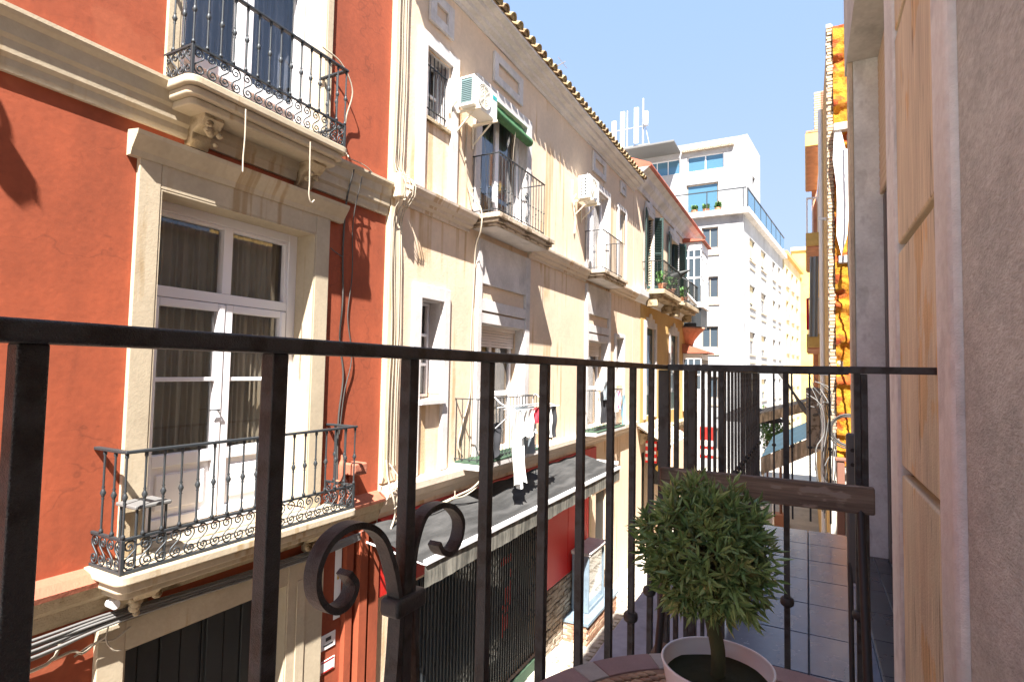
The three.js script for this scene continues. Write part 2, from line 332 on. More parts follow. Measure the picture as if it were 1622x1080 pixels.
function curtain(parent, u0, u1, y0, y1, o, mt, waves = 9, amp = 0.03) {
  return part(parent, 'curtain', sheet(waves * 8, 6, (u, v) => [u0 + (u1 - u0) * u, y0 + (y1 - y0) * v, o + amp * Math.sin(u * waves * 6.283 + 0.8 * Math.sin(u * 17)) * (1 - 0.25 * v) + 0.01 * Math.sin(u * 91)]), mt);
}

// ------------------------------------------------------------ wrought-iron pieces shared by the balconies
const baluster = (() => {                                     // height 1, knob near the middle
  const r = 0.0085, p = [[0, 0], [0.016, 0], [0.016, 0.03], [0.011, 0.045], [r, 0.06], [r, 0.40], [0.013, 0.415], [r, 0.43], [0.012, 0.445], [0.022, 0.485], [0.012, 0.525], [r, 0.54], [0.013, 0.555], [r, 0.57], [r, 0.94], [0.014, 0.955], [0.014, 1], [0, 1]];
  return h => planar(prep(lathe(p.map(q => [q[0], q[1] * h]), 8)));
})();
function scrollGeo(h) {                                        // S with a volute at either end
  const pts = [], rO = h * 0.215;
  for (let i = 0; i <= 34; i++) { const a = -10.2 + i / 34 * 10.2, r = rO * (0.16 + 0.84 * Math.pow(i / 34, 1.2)); pts.push([-0.006 + r * Math.sin(a + 2.2) * 0.95, h * 0.265 + r * Math.cos(a + 2.2), 0]); }
  const back = pts.map(p => [-p[0], -p[1], 0]).reverse();
  return planar(prep(tube([...pts, ...back], 0.0068, 110, 5)));
}

// ============================================================ RED BUILDING
FR = LEFT;
{
  const b = thing('red_building', 'terracotta red rendered building with pale stone window surround and two ornate iron balconies', 'building');
  part(b, 'wall', facade(-6, 5.60, 0, 15, [[2.70, 4.40, 4.42, 7.48], [2.80, 4.46, 8.42, 11.4], [2.60, 4.19, 0.05, 3.70]], 0.35), m.red);
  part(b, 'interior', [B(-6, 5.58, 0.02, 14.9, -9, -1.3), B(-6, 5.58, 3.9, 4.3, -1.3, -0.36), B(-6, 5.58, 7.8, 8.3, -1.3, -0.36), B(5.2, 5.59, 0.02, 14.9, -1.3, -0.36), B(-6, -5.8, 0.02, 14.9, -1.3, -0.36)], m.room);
  // upper cornice
  const corn = [[0, 7.99], [0.035, 7.99], [0.045, 8.03], [0.045, 8.08], [0.07, 8.11], [0.075, 8.20], [0.095, 8.23], [0.10, 8.33], [0.13, 8.36], [0.145, 8.385], [0.145, 8.415], [0, 8.425]];
  part(b, 'cornice', [moulding(corn, -6, 5.585)], m.stone);
  // lower ledge over the ground floor
  part(b, 'ledge', moulding([[0, 4.30], [0.15, 4.30], [0.16, 4.34], [0.10, 4.395], [0, 4.42]], -6, 5.585), m.stoneRed);
  part(b, 'cornice', moulding([[0, 4.05], [0.03, 4.05], [0.05, 4.10], [0.055, 4.17], [0.10, 4.21], [0.12, 4.298], [0, 4.298]], -6, 5.583), m.stoneDirty);
  // first-floor french window
  const s = part(b, 'window_surround', [R(2.52, 2.70, 4.43, 7.72, 0, 0.05), R(4.40, 4.60, 4.43, 7.72, 0, 0.05), R(2.70, 4.40, 7.48, 7.72, 0, 0.047)], m.stone);
  mesh('hood', moulding([[0, 7.69], [0.06, 7.69], [0.075, 7.74], [0.11, 7.79], [0.15, 7.85], [0.16, 7.885], [0, 7.905]], 2.44, 4.79), m.stone, s);
  const q = -0.24;
  const wf = part(b, 'window', [R(2.702, 2.82, 4.45, 7.478, q - 0.1, q), R(4.28, 4.398, 4.45, 7.478, q - 0.1, q), R(2.82, 4.28, 7.38, 7.478, q - 0.1, q - 0.002),
    R(2.82, 4.28, 6.60, 6.70, q - 0.1, q - 0.008), R(3.50, 3.60, 6.70, 7.38, q - 0.1, q - 0.01), R(2.82, 4.28, 4.45, 4.50, q - 0.1, q - 0.006),
    R(2.82, 4.28, 7.34, 7.38, q - 0.08, q - 0.015), R(2.82, 2.86, 6.7, 7.34, q - 0.08, q - 0.015), R(4.24, 4.28, 6.7, 7.34, q - 0.08, q - 0.015)], m.pvc);
  for (const [a, c] of [[2.86, 3.50], [3.60, 4.24]]) part(wf, 'pane', B(a, c, 6.70, 7.34, q - 0.065, q - 0.059), m.glass);
  for (const [a, c] of [[2.825, 3.545], [3.55, 4.275]]) {
    const leaf = part(b, 'door_leaf', [R(a, a + 0.075, 4.51, 6.595, q - 0.09, q), R(c - 0.075, c, 4.51, 6.595, q - 0.09, q + 0.008, 0.02, 3), R(a + 0.075, c - 0.075, 6.52, 6.595, q - 0.09, q - 0.002), R(a + 0.075, c - 0.075, 5.83, 5.87, q - 0.08, q - 0.015), R(a + 0.075, c - 0.075, 5.06, 5.17, q - 0.09, q - 0.002), R(a + 0.075, c - 0.075, 4.51, 4.60, q - 0.09, q - 0.002), R(a + 0.075, c - 0.075, 4.60, 5.06, q - 0.08, q - 0.04), R(a + 0.13, c - 0.13, 4.67, 4.99, q - 0.07, q - 0.018, 0.012)], m.pvc);
    part(leaf, 'pane', B(a + 0.075, c - 0.075, 5.87, 6.52, q - 0.055, q - 0.049), m.glass);
    part(leaf, 'pane', B(a + 0.075, c - 0.075, 5.17, 5.83, q - 0.055, q - 0.049), m.glass);
    if (a < 3) part(leaf, 'handle', [rod([3.50, 5.55, q + 0.005], [3.50, 5.55, q + 0.04], 0.008), rod([3.50, 5.55, q + 0.038], [3.40, 5.55, q + 0.038], 0.007)], m.ironGrey);
  }
  part(b, 'door_sill', R(2.716, 4.384, 4.4205, 4.447, -0.232, 0.045, 0.006), m.stone);
  lining(b, 2.70, 4.40, 4.46, 7.48, q + 0.002, 0.044, m.stone, 0.014); lining(b, 2.60, 4.19, 0.06, 3.70, -0.158, 0.05, m.stone); lining(b, 2.80, 4.46, 8.45, 11.4, -0.198, 0.035, m.stone);
  curtain(b, 2.82, 3.56, 4.5, 7.45, q - 0.19, m.curtain, 10, 0.022);
  curtain(b, 3.54, 4.30, 4.5, 7.45, q - 0.18, m.curtain, 11, 0.022);
  // second-floor french window behind the upper balcony
  part(b, 'window_surround', [R(2.69, 2.80, 8.43, 11.5, 0, 0.04), R(4.46, 4.55, 8.43, 11.5, 0, 0.04), R(2.80, 4.46, 11.4, 11.5, 0, 0.037)], m.stone);
  const uf = part(b, 'window', [R(2.80, 2.90, 8.44, 11.39, -0.32, -0.2), R(4.34, 4.46, 8.44, 11.39, -0.32, -0.2), R(2.90, 4.34, 11.3, 11.39, -0.32, -0.202), R(2.90, 4.34, 10.35, 10.45, -0.3, -0.206)], m.pvc);
  for (const [a, c] of [[2.905, 3.60], [3.605, 4.335]]) {
    const leaf = part(b, 'door_leaf', [R(a, a + 0.08, 8.46, 10.345, -0.29, -0.2), R(c - 0.08, c, 8.46, 10.345, -0.29, -0.192), R(a + 0.08, c - 0.08, 10.27, 10.345, -0.29, -0.202), R(a + 0.08, c - 0.08, 8.83, 8.93, -0.29, -0.202), R(a + 0.08, c - 0.08, 8.46, 8.55, -0.29, -0.202), R(a + 0.08, c - 0.08, 8.55, 8.83, -0.28, -0.25)], m.pvc);
    part(leaf, 'inset_panel', R(a + 0.12, c - 0.12, 8.59, 8.79, -0.25, -0.225, 0.01), m.panelPink);
    part(leaf, 'pane', B(a + 0.08, c - 0.08, 8.93, 10.27, -0.255, -0.249), m.glass);
    part(uf, 'pane', B(a, c, 10.45, 11.3, -0.255, -0.249), m.glass);
  }
  curtain(b, 2.9, 4.35, 8.5, 11.3, -0.42, m.curtainBlue, 17, 0.02);
  // ground-floor doorway
  part(b, 'door_surround', [R(2.40, 2.60, 0.02, 3.93, 0, 0.06), R(4.19, 4.68, 0.02, 3.93, 0, 0.06), R(2.60, 4.19, 3.70, 3.93, 0, 0.057), R(4.30, 4.42, 0.02, 3.70, 0.06, 0.075)], m.stone);
  for (const [a, c] of [[2.60, 3.39], [3.40, 4.19]]) {
    const d = part(b, 'street_door', [R(a, c, 0.06, 3.69, -0.22, -0.16)], m.door);
    for (let i = 0; i < 4; i++) part(d, 'plank', R(a + 0.03 + i * 0.186, a + 0.205 + i * 0.186, 0.12, 3.62, -0.16, -0.135 - (i % 2) * 0.012, 0.01), m.door);
  }
  // pilasters beside the doorway
  part(b, 'pilaster', [R(5.02, 5.14, 0.02, 4.0, 0, 0.07), R(5.20, 5.34, 0.02, 4.0, 0, 0.12), R(5.40, 5.58, 0.02, 4.0, 0, 0.09)], m.red);

  // balconies of this building
  const bal90 = baluster(0.66), sc24 = scrollGeo(0.24);
  const redBalcony = (u0, u1, ys, e, yTop, slabExtra, pitch, label) => {
    const g = bunch(b, 'balcony'); if (label) g.userData.label = label;
    // slab with rounded corners and a moulded edge
    const plate = (a, c, o, y0, y1, r) => { const s2 = new THREE.Shape(); s2.moveTo(a, 0); s2.lineTo(a, o - r); s2.quadraticCurveTo(a, o, a + r, o); s2.lineTo(c - r, o); s2.quadraticCurveTo(c, o, c, o - r); s2.lineTo(c, 0); s2.closePath(); const q = new THREE.ExtrudeGeometry(s2, { depth: y1 - y0, bevelEnabled: true, bevelSize: 0.012, bevelThickness: 0.012, bevelSegments: 2, curveSegments: 8 }); q.applyMatrix4(new THREE.Matrix4().makeBasis(V(1, 0, 0), V(0, 0, 1), V(0, -1, 0))); q.translate(0, y1, 0); return q; };
    mesh('slab', [plate(u0 - slabExtra, u1 + slabExtra, e + 0.04, ys - 0.062, ys - 0.014, 0.09), plate(u0 - slabExtra + 0.035, u1 + slabExtra - 0.035, e + 0.0, ys - 0.135, ys - 0.09, 0.08), plate(u0 - slabExtra + 0.08, u1 + slabExtra - 0.08, e - 0.06, ys - 0.2, ys - 0.16, 0.06)], m.stone, g);
    for (const cu of [u0 + 0.30, u1 - 0.22]) {
      const sh = shapeOf([[0, ys - 0.44], [0.05, ys - 0.45], [0.09, ys - 0.40], [0.10, ys - 0.34], [0.16, ys - 0.31], [0.22, ys - 0.29], [0.27, ys - 0.24], [0.26, ys - 0.205], [0, ys - 0.205]]);
      const q = new THREE.ExtrudeGeometry(sh, { depth: 0.16, bevelEnabled: true, bevelSize: 0.015, bevelThickness: 0.015, bevelSegments: 2 });
      q.applyMatrix4(new THREE.Matrix4().makeBasis(V(0, 0, 1), V(0, 1, 0), V(-1, 0, 0))); q.translate(cu + 0.08, 0, 0);
      const lumps = [];
      for (let k = 0; k < 9; k++) { const s3 = new THREE.IcosahedronGeometry(rr(0.022, 0.045), 1); s3.translate(cu + rr(-0.1, 0.1), ys - rr(0.24, 0.42), rr(0.06, 0.24)); lumps.push(s3); }
      mesh('corbel', [q, ...lumps], m.stoneDirty, g);
    }
    const r = 0.011, yb = ys + 0.012, ym = ys + 0.255;
    mesh('handrail', [R(u0 - 0.02, u1 + 0.02, yTop - 0.012, yTop + 0.012, e - 0.022, e + 0.022, 0.006), R(u0 - 0.022, u0 + 0.022, yTop - 0.013, yTop + 0.011, 0, e - 0.022, 0.006), R(u1 - 0.022, u1 + 0.022, yTop - 0.013, yTop + 0.011, 0, e - 0.022, 0.006)], m.ironGrey, g);
    for (const y of [yb, ym]) mesh('rail', [R(u0 - r, u1 + r, y - r, y + r, e - r, e + r, 0.003), R(u0 - r, u0 + r, y - r, y + r, 0, e - r, 0.003), R(u1 - r, u1 + r, y - r, y + r, 0, e - r, 0.003)], m.ironGrey, g);
    for (const u of [u0, u1]) { mesh('post', [R(u - 0.013, u + 0.013, ys, ym, e - 0.013, e + 0.013, 0.003)], m.ironGrey, g); }
    const bh = yTop - ym - 0.022, bg = Math.abs(bh - 0.62) < 0.4 ? baluster(bh) : bal90;
    const n = Math.round((u1 - u0) / pitch);
    for (let i = 0; i <= n; i++) place(g, 'baluster', bg, m.ironGrey, u0 + (u1 - u0) * i / n, ym + 0.011, e);
    for (const u of [u0, u1]) for (const o of [e * 0.3, e * 0.65]) place(g, 'baluster', bg, m.ironGrey, u, ym + 0.011, o);
    const ns = Math.round((u1 - u0) / 0.115);
    for (let i = 0; i < ns; i++) place(g, 'scroll', sc24, m.ironGrey, u0 + (u1 - u0) * (i + 0.5) / ns, ys + 0.134, e);
    for (const u of [u0, u1]) for (let i = 0; i < 4; i++) place(g, 'scroll', sc24, m.ironGrey, u, ys + 0.134, e * (i + 0.5) / 4, Math.PI / 2);
    return g;
  };
  redBalcony(2.70, 4.42, 8.40, 0.40, 9.28, 0.03, 0.125, 'upper balcony with scrolled iron band and carved corbels');
  redBalcony(2.345, 4.71, 4.43, 0.43, 5.33, 0.03, 0.142, 'lower balcony with scrolled iron band over the dark street door');
}
// things on and around the red building
{
  const st_ = thing('stool', 'small grey metal stool standing on the red building balcony', 'stool');
  part(st_, 'seat', [R(2.46, 2.74, 4.87, 4.90, 0.08, 0.36, 0.01)], m.cableGrey);
  for (const [u, o] of [[2.49, 0.11], [2.71, 0.11], [2.49, 0.33], [2.71, 0.33]]) part(st_, 'leg', rod([u, 4.43, o], [u, 4.875, o], 0.011), m.ironGrey);
  part(st_, 'stretcher', [rod([2.49, 4.6, 0.11], [2.71, 4.6, 0.11], 0.008), rod([2.49, 4.6, 0.33], [2.71, 4.6, 0.33], 0.008)], m.ironGrey);
}
solo('rope', 'pale cord hanging straight from the upper red balcony slab', 'cord', tube([[3.18, 8.30, 0.44], [3.18, 8.05, 0.445], [3.175, 7.85, 0.44], [3.17, 7.72, 0.45]], 0.007), m.cable);
solo('rope', 'pale hooked cord hanging from the upper balcony beside its corbel', 'cord', tube([[3.92, 8.28, 0.44], [3.92, 8.05, 0.445], [3.93, 7.85, 0.44], [3.93, 7.72, 0.44], [3.96, 7.66, 0.44], [4.0, 7.70, 0.44]], 0.007), m.cable);
solo('wall_cable', 'dark cable running down the red wall beside the stone surround', 'cable', [tube([[4.83, 8.34, 0.16], [4.85, 8.0, 0.04], [4.84, 7.4, 0.015], [4.86, 6.8, 0.02], [4.84, 6.3, 0.015], [4.90, 5.9, 0.03], [4.86, 5.4, 0.02], [4.87, 4.6, 0.02]], 0.011), tube([[4.97, 8.3, 0.16], [4.98, 7.8, 0.03], [5.0, 7.1, 0.02], [4.95, 6.6, 0.02], [5.02, 6.1, 0.04], [4.93, 5.7, 0.03], [4.88, 5.2, 0.02]], 0.007), tube([[4.61, 7.36, 0.055], [4.72, 7.33, 0.03], [4.84, 7.30, 0.02]], 0.006)], m.cableDark);
solo('wall_cable', 'tan cable looping over the red wall above the upper balcony', 'cable', [tube([[4.38, 9.62, 0.06], [4.62, 9.55, 0.10], [4.80, 9.30, 0.12], [4.78, 8.95, 0.05], [4.80, 8.6, 0.03], [4.76, 8.45, 0.15]], 0.009), tube([[4.76, 8.45, 0.15], [5.0, 8.44, 0.17], [5.3, 8.40, 0.1], [5.6, 8.42, 0.05]], 0.006)], m.cable);
{
  const l = [];
  for (let k = 0; k < 7; k++) l.push(tube([[-1, 4.10 - k * 0.012, 0.09 + (k % 3) * 0.02], [1.2, 4.05 - k * 0.016, 0.10 + (k % 3) * 0.02], [1.95, 4.05 - k * 0.022, 0.11 + (k % 2) * 0.02], [2.42, 4.06 - k * 0.015, 0.12 + (k % 3) * 0.018], [3.0, 4.02 - k * 0.012, 0.10 + (k % 2) * 0.02], [3.8, 3.99 - k * 0.012, 0.09 + (k % 3) * 0.016], [4.7, 3.98 - k * 0.014, 0.10], [5.5, 4.0 - k * 0.012, 0.10]], 0.011, 50, 5));
  solo('cable_bundle', 'thick bundle of grey cables strung under the red building ledge', 'cable', l, m.cableGrey);
}
solo('wall_cable', 'pale twisted cable with knots on the lower red wall', 'cable', [tube([[0.5, 3.72, 0.05], [1.5, 3.78, 0.04], [1.95, 3.80, 0.03], [2.12, 3.83, 0.04], [2.16, 3.95, 0.05], [2.15, 4.02, 0.08]], 0.012), tube([[2.12, 3.83, 0.04], [2.25, 3.84, 0.05], [2.3, 3.80, 0.05], [2.38, 3.84, 0.06], [2.45, 3.88, 0.09]], 0.01), tube([[2.26, 3.79, 0.03], [2.4, 3.84, 0.05], [2.5, 3.83, 0.09], [2.57, 3.86, 0.09], [2.62, 3.88, 0.085]], 0.008), tube([[2.46, 3.98, 0.09], [2.44, 3.85, 0.1], [2.5, 3.75, 0.1], [2.56, 3.72, 0.08]], 0.006)], m.cable);
solo('junction_box', 'round white junction box under the balcony corner', 'box', [rod([2.44, 4.14, 0.12], [2.44, 4.14, 0.2], 0.035, 14)], m.white);
{
  const a = thing('poster', 'white information poster with small emblem on red doorway wall', 'poster');
  part(a, 'sheet', R(4.90, 5.00, 3.05, 3.95, 0.002, 0.012, 0.003), m.paperWhite);
  part(a, 'emblem', [B(4.935, 4.965, 3.50, 3.56, 0.012, 0.0145)], m.gold);
}
for (const [y0, y1, lab] of [[2.76, 2.93, 'upper white notice with dark print on red doorway wall'], [2.50, 2.64, 'lower white notice with red border on red doorway wall']]) {
  const a = thing('notice', lab, 'notice');
  part(a, 'sheet', R(4.72, 4.94, y0, y1, 0.002, 0.012, 0.003), m.paperWhite);
  for (const g of y0 > 2.7 ? [B(4.79, 4.87, y0 + 0.09, y0 + 0.13, 0.012, 0.0145), B(4.76, 4.90, y0 + 0.04, y0 + 0.055, 0.012, 0.0145)] : [B(4.735, 4.925, y0 + 0.005, y0 + 0.02, 0.012, 0.0145), B(4.735, 4.925, y1 - 0.02, y1 - 0.005, 0.012, 0.0145)]) part(a, 'print', g, y0 > 2.7 ? m.ironGrey : m.redPaint);
}
{
  const l = thing('flower_box', 'small terracotta trough fixed to the red wall beside the balcony', 'planter');
  part(l, 'trough', [R(4.93, 5.14, 4.72, 4.86, 0.03, 0.24, 0.02)], m.stoneRed); part(l, 'bracket', [R(4.98, 5.0, 4.44, 4.72, 0.0, 0.03), R(5.06, 5.08, 4.44, 4.72, 0.0, 0.03)], m.stoneRed);
  const n = thing('bottle', 'slim terracotta bottle standing on the balcony rail end', 'bottle');
  part(n, 'body', lathe([[0, 0], [0.04, 0], [0.042, 0.16], [0.03, 0.2], [0.014, 0.23], [0.014, 0.28], [0, 0.28]], 12).translate(4.76, 4.71, 0.2), m.stoneRed); part(n, 'stand', R(4.71, 4.81, 4.44, 4.71, 0.15, 0.25, 0.01), m.stoneRed);
}
{ // an iron lantern on the red wall, just out of view: its shadow falls on the wall in view
  const l = thing('wall_lantern', 'black iron lantern on a bracket on the red wall', 'lantern');
  part(l, 'bracket', [tube([[0.55, 9.31, 0], [0.55, 9.41, 0.15], [0.55, 9.48, 0.35], [0.55, 9.41, 0.5], [0.55, 9.31, 0.52]], 0.018), tube([[0.55, 8.96, 0], [0.55, 9.11, 0.12], [0.55, 9.36, 0.2], [0.55, 9.46, 0.3]], 0.013)], m.iron);
  part(l, 'lamp_cage', [lathe([[0, 0], [0.05, 0.02], [0.085, 0.2], [0.1, 0.22], [0.04, 0.29], [0.015, 0.32], [0.015, 0.36], [0, 0.36]], 6).translate(0.55, 8.95, 0.52)], m.iron);
}

// ============================================================ CREAM BUILDING
{
  const b = thing('cream_building', 'long cream rendered building with tiled eave, two balconies and framed wall panels', 'building');
  const U = [5.60, 17.40];
  part(b, 'wall', facade(U[0], U[1], 0, 12.06, [
    [6.38, 6.96, 9.68, 10.68], [7.90, 9.62, 8.54, 10.78], [13.2, 14.72, 8.5, 10.80], [15.78, 16.42, 9.9, 10.82],
    [6.36, 6.92, 5.55, 7.0], [7.99, 9.64, 4.5, 6.78], [13.2, 14.80, 4.5, 6.78], [15.62, 16.34, 5.6, 7.0],
    [6.41, 10.70, 0.25, 3.0], [14.05, 15.0, 0.05, 2.8]], 0.32), m.cream);
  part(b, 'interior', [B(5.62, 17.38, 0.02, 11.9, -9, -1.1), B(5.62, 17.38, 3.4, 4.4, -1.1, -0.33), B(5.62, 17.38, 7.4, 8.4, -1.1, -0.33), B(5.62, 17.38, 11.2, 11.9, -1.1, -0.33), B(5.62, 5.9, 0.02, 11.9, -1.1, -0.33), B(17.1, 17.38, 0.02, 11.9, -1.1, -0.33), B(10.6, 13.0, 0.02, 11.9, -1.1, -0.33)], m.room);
  part(b, 'corner_pilaster', [R(5.61, 5.70, 4.50, 11.9, 0, 0.07), R(5.70, 5.90, 4.50, 11.9, 0, 0.035), R(5.61, 5.74, 8.24, 8.56, 0.07, 0.22)], m.creamPale);
  const mid = [[0, 8.23], [0.03, 8.23], [0.04, 8.28], [0.10, 8.31], [0.11, 8.35], [0.17, 8.39], [0.18, 8.42], [0.215, 8.46], [0.22, 8.50], [0, 8.545]];
  part(b, 'cornice', moulding(mid, 5.91, 7.60), m.cornice); part(b, 'cornice', moulding(mid, 9.80, 13.04), m.cornice); part(b, 'cornice', moulding(mid, 14.9, 17.39), m.cornice);
  part(b, 'cornice', moulding([[0, 4.12], [0.04, 4.12], [0.06, 4.2], [0.14, 4.25], [0.16, 4.32], [0.22, 4.36], [0.22, 4.45], [0, 4.475]], 5.61, 17.39), m.cornice);
  part(b, 'eave_cornice', moulding([[0, 11.80], [0.03, 11.80], [0.05, 11.85], [0.12, 11.88], [0.14, 11.93], [0.23, 11.96], [0.25, 12.02], [0.36, 12.04], [0.37, 12.07], [0, 12.07]], 5.61, 17.39), m.trim);
  // roof: slope with barrel tiles along the eave
  const roof = part(b, 'roof', [moulding([[0.36, 12.075], [0.37, 12.10], [-5, 14.25], [-5, 12.075]], 5.61, 17.39)], m.roofTile2);
  {
    const cap = shapeOf(Array.from({ length: 11 }, (_, i) => { const a = Math.PI * i / 10; return [0.1 * Math.cos(a), 0.1 * Math.sin(a)]; }).concat(Array.from({ length: 11 }, (_, i) => { const a = Math.PI * (10 - i) / 10; return [0.082 * Math.cos(a), 0.082 * Math.sin(a)]; })));
    const tube0 = () => prep(new THREE.ExtrudeGeometry(cap, { depth: 0.5, bevelEnabled: false, curveSegments: 4 }));
    const fill = prep(new THREE.ExtrudeGeometry(shapeOf([[-0.082, 0], [0.082, 0], [0.06, 0.055], [0, 0.082], [-0.06, 0.055]]), { depth: 0.3, bevelEnabled: false })); fill.translate(0, 0, 0.16);
    const tiles = [planar(mergeGeometries([tube0(), fill])), planar(tube0())];
    for (let i = 0; i < 46; i++) for (let r = 0; r < 2; r++) {
      const u = 5.70 + i * 0.257;
      place(roof, 'roof_tile', tiles[r], (i * 7 + r * 3) % 3 ? m.roofTile : m.roofTile2, u + rr(-0.012, 0.012), 12.31 + r * 0.185 + rr(-0.008, 0.008), -0.04 - r * 0.42, rr(-0.03, 0.03), 0.4);
    }
  }
  // framed panels under the eave
  for (const [a, c, y0, y1] of [[6.39, 7.0, 11.13, 11.63], [8.28, 9.4, 11.12, 11.66], [13.46, 14.5, 11.2, 11.74], [15.9, 16.42, 11.34, 11.72]]) part(b, 'wall_panel_frame', [R(a, a + 0.15, y0, y1, 0, 0.05), R(c - 0.15, c, y0, y1, 0, 0.05), R(a + 0.15, c - 0.15, y1 - 0.15, y1, 0, 0.047), R(a + 0.15, c - 0.15, y0, y0 + 0.15, 0, 0.047)], m.trim);
  // barred window at the red corner
  part(b, 'window_surround', [R(6.16, 6.34, 8.56, 10.9, 0, 0.06), R(7.0, 7.17, 8.56, 10.9, 0, 0.06), R(6.34, 7.0, 10.70, 10.9, 0, 0.057)], m.trim);
  win(b, 'window', 6.38, 6.96, 9.68, 10.68, -0.18, { cols: 2, rows: 2, glass: m.glass });
  { const g = bunch(b, 'window_bars'); for (let i = 0; i < 6; i++) mesh('bar', rod([6.43 + i * 0.095, 9.68, -0.04], [6.43 + i * 0.095, 10.68, -0.04], 0.008), m.ironGrey, g); for (const y of [9.85, 10.5]) mesh('crossbar', R(6.38, 6.96, y - 0.008, y + 0.008, -0.05, -0.03, 0.003), m.ironGrey, g); }
  part(b, 'window_sill', R(6.35, 6.99, 9.62, 9.678, -0.05, 0.05), m.stoneDirty);
  // upper doors
  for (const [u0, u1, yt] of [[7.90, 9.62, 10.78], [13.2, 14.72, 10.80]]) {
    surround(b, u0, u1, 8.55, yt, 0.19, 0.055, m.trim, false, 'door_surround');
    win(b, 'balcony_door', u0, u1, 8.55, yt, -0.14, { cols: 2, rows: 1, fw: 0.09, bar: 0.13, glass: m.glass, m: m.pvc });
    curtain(b, u0 + 0.05, u1 - 0.05, 8.6, yt, -0.3, m.curtainBlue, 14, 0.025);
  }
  surround(b, 15.78, 16.42, 8.56, 10.82, 0.14, 0.05, m.trim);
  win(b, 'window', 15.78, 16.42, 9.9, 10.82, -0.1, { cols: 2, rows: 2 });
  { const g = bunch(b, 'window_bars'); for (let i = 0; i < 5; i++) mesh('bar', rod([15.84 + i * 0.13, 9.85, 0.03], [15.84 + i * 0.13, 10.8, 0.03], 0.008), m.ironGrey, g); }
  // lower floor: small window, tall panelled doors
  part(b, 'window_surround', [R(6.19, 6.36, 4.48, 7.2, 0, 0.06), R(6.92, 7.07, 4.48, 7.2, 0, 0.06), R(6.36, 6.92, 7.0, 7.2, 0, 0.057)], m.trim);
  part(b, 'window_sill', R(6.34, 6.95, 5.47, 5.548, -0.1, 0.11, 0.01), m.trim);
  win(b, 'window', 6.37, 6.915, 5.56, 6.99, -0.22, { cols: 2, rows: 3, fw: 0.05, glass: m.glass });
  part(b, 'window_surround', [R(15.48, 15.62, 4.48, 7.1, 0, 0.05), R(16.34, 16.48, 4.48, 7.1, 0, 0.05), R(15.62, 16.34, 7.0, 7.1, 0, 0.047)], m.trim);
  win(b, 'window', 15.62, 16.34, 5.6, 7.0, -0.2, { cols: 2, rows: 2 });
  for (const [u0, u1] of [[7.99, 9.64], [13.2, 14.80]]) {
    part(b, 'door_surround', [R(u0 - 0.13, u0, 4.48, 8.2, 0, 0.07), R(u1, u1 + 0.18, 4.48, 8.2, 0, 0.07), R(u0, u1, 7.45, 8.2, 0, 0.062), R(u0, u1, 6.99, 7.18, 0, 0.062), R(u0, u1, 6.78, 6.96, 0, 0.05)], m.trim);
    part(b, 'recessed_panel', R(u0, u1, 7.182, 7.448, 0.0, 0.014, 0.003), m.cream);
    const rs = part(b, 'roller_shutter', R(u0 + 0.01, u1 - 0.01, 6.70, 6.79, -0.24, -0.15), m.shutter);
    for (let i = 0; i < 6; i++) part(rs, 'slat', R(u0 + 0.02, u1 - 0.02, 6.65 - i * 0.05, 6.694 - i * 0.05, -0.21, -0.185, 0.006), m.shutter);
    win(b, 'balcony_door', u0 + 0.02, u1 - 0.02, 4.5, 6.6, -0.23, { cols: 2, rows: 2, fw: 0.07, bar: 0.09, glass: m.glass });
    curtain(b, u0 + 0.6, u1 - 0.1, 4.6, 6.5, -0.42, m.curtain, 10, 0.02);
  }
  for (const h of [[6.36, 6.92, 5.55, 7.0, -0.218], [7.99, 9.64, 4.5, 6.78, -0.15], [13.2, 14.80, 4.5, 6.78, -0.15], [15.62, 16.34, 5.6, 7.0, -0.198], [7.90, 9.62, 8.54, 10.78, -0.138], [13.2, 14.72, 8.5, 10.80, -0.138], [6.38, 6.96, 9.68, 10.68, -0.178]]) lining(b, h[0], h[1], h[2] + 0.07, h[3], h[4], -0.001, m.trim, 0.01);
  // balconies
  const thinBar = planar(prep(mergeGeometries([prep(new THREE.CylinderGeometry(0.0075, 0.0075, 0.98, 6)), prep(new THREE.SphereGeometry(0.017, 8, 5)).translate(0, -0.06, 0), prep(new THREE.SphereGeometry(0.013, 8, 5)).translate(0, -0.24, 0)])));
  const plainBar = planar(prep(new THREE.CylinderGeometry(0.0075, 0.0075, 0.98, 6)));
  const creamBalcony = (u0, u1, ys, e, sx0, sx1, dirty, ornate, pitch, label) => {
    const g = bunch(b, 'balcony'); if (label) g.userData.label = label;
    const slab = [R(sx0, sx1, ys - 0.085, ys, 0, e + 0.08, 0.012)];
    if (dirty) slab.push(R(sx0 + 0.035, sx1 - 0.035, ys - 0.15, ys - 0.088, 0, e + 0.045, 0.022, 2), R(sx0 + 0.075, sx1 - 0.075, ys - 0.20, ys - 0.153, 0, e + 0.005, 0.02, 2));
    if (dirty) mesh('soffit', R(sx0 + 0.11, sx1 - 0.11, ys - 0.212, ys - 0.202, 0, e - 0.03, 0.004), m.trim, g);
    mesh('slab', slab, dirty ? m.slabRust : m.trim, g);
    const yT = ys + 1.0;
    mesh('handrail', [R(u0 - 0.012, u1 + 0.012, yT - 0.008, yT + 0.008, e - 0.016, e + 0.016, 0.004), R(u0 - 0.012, u0 + 0.012, yT - 0.009, yT + 0.007, 0, e - 0.016, 0.004), R(u1 - 0.012, u1 + 0.012, yT - 0.009, yT + 0.007, 0, e - 0.016, 0.004)], m.ironGrey, g);
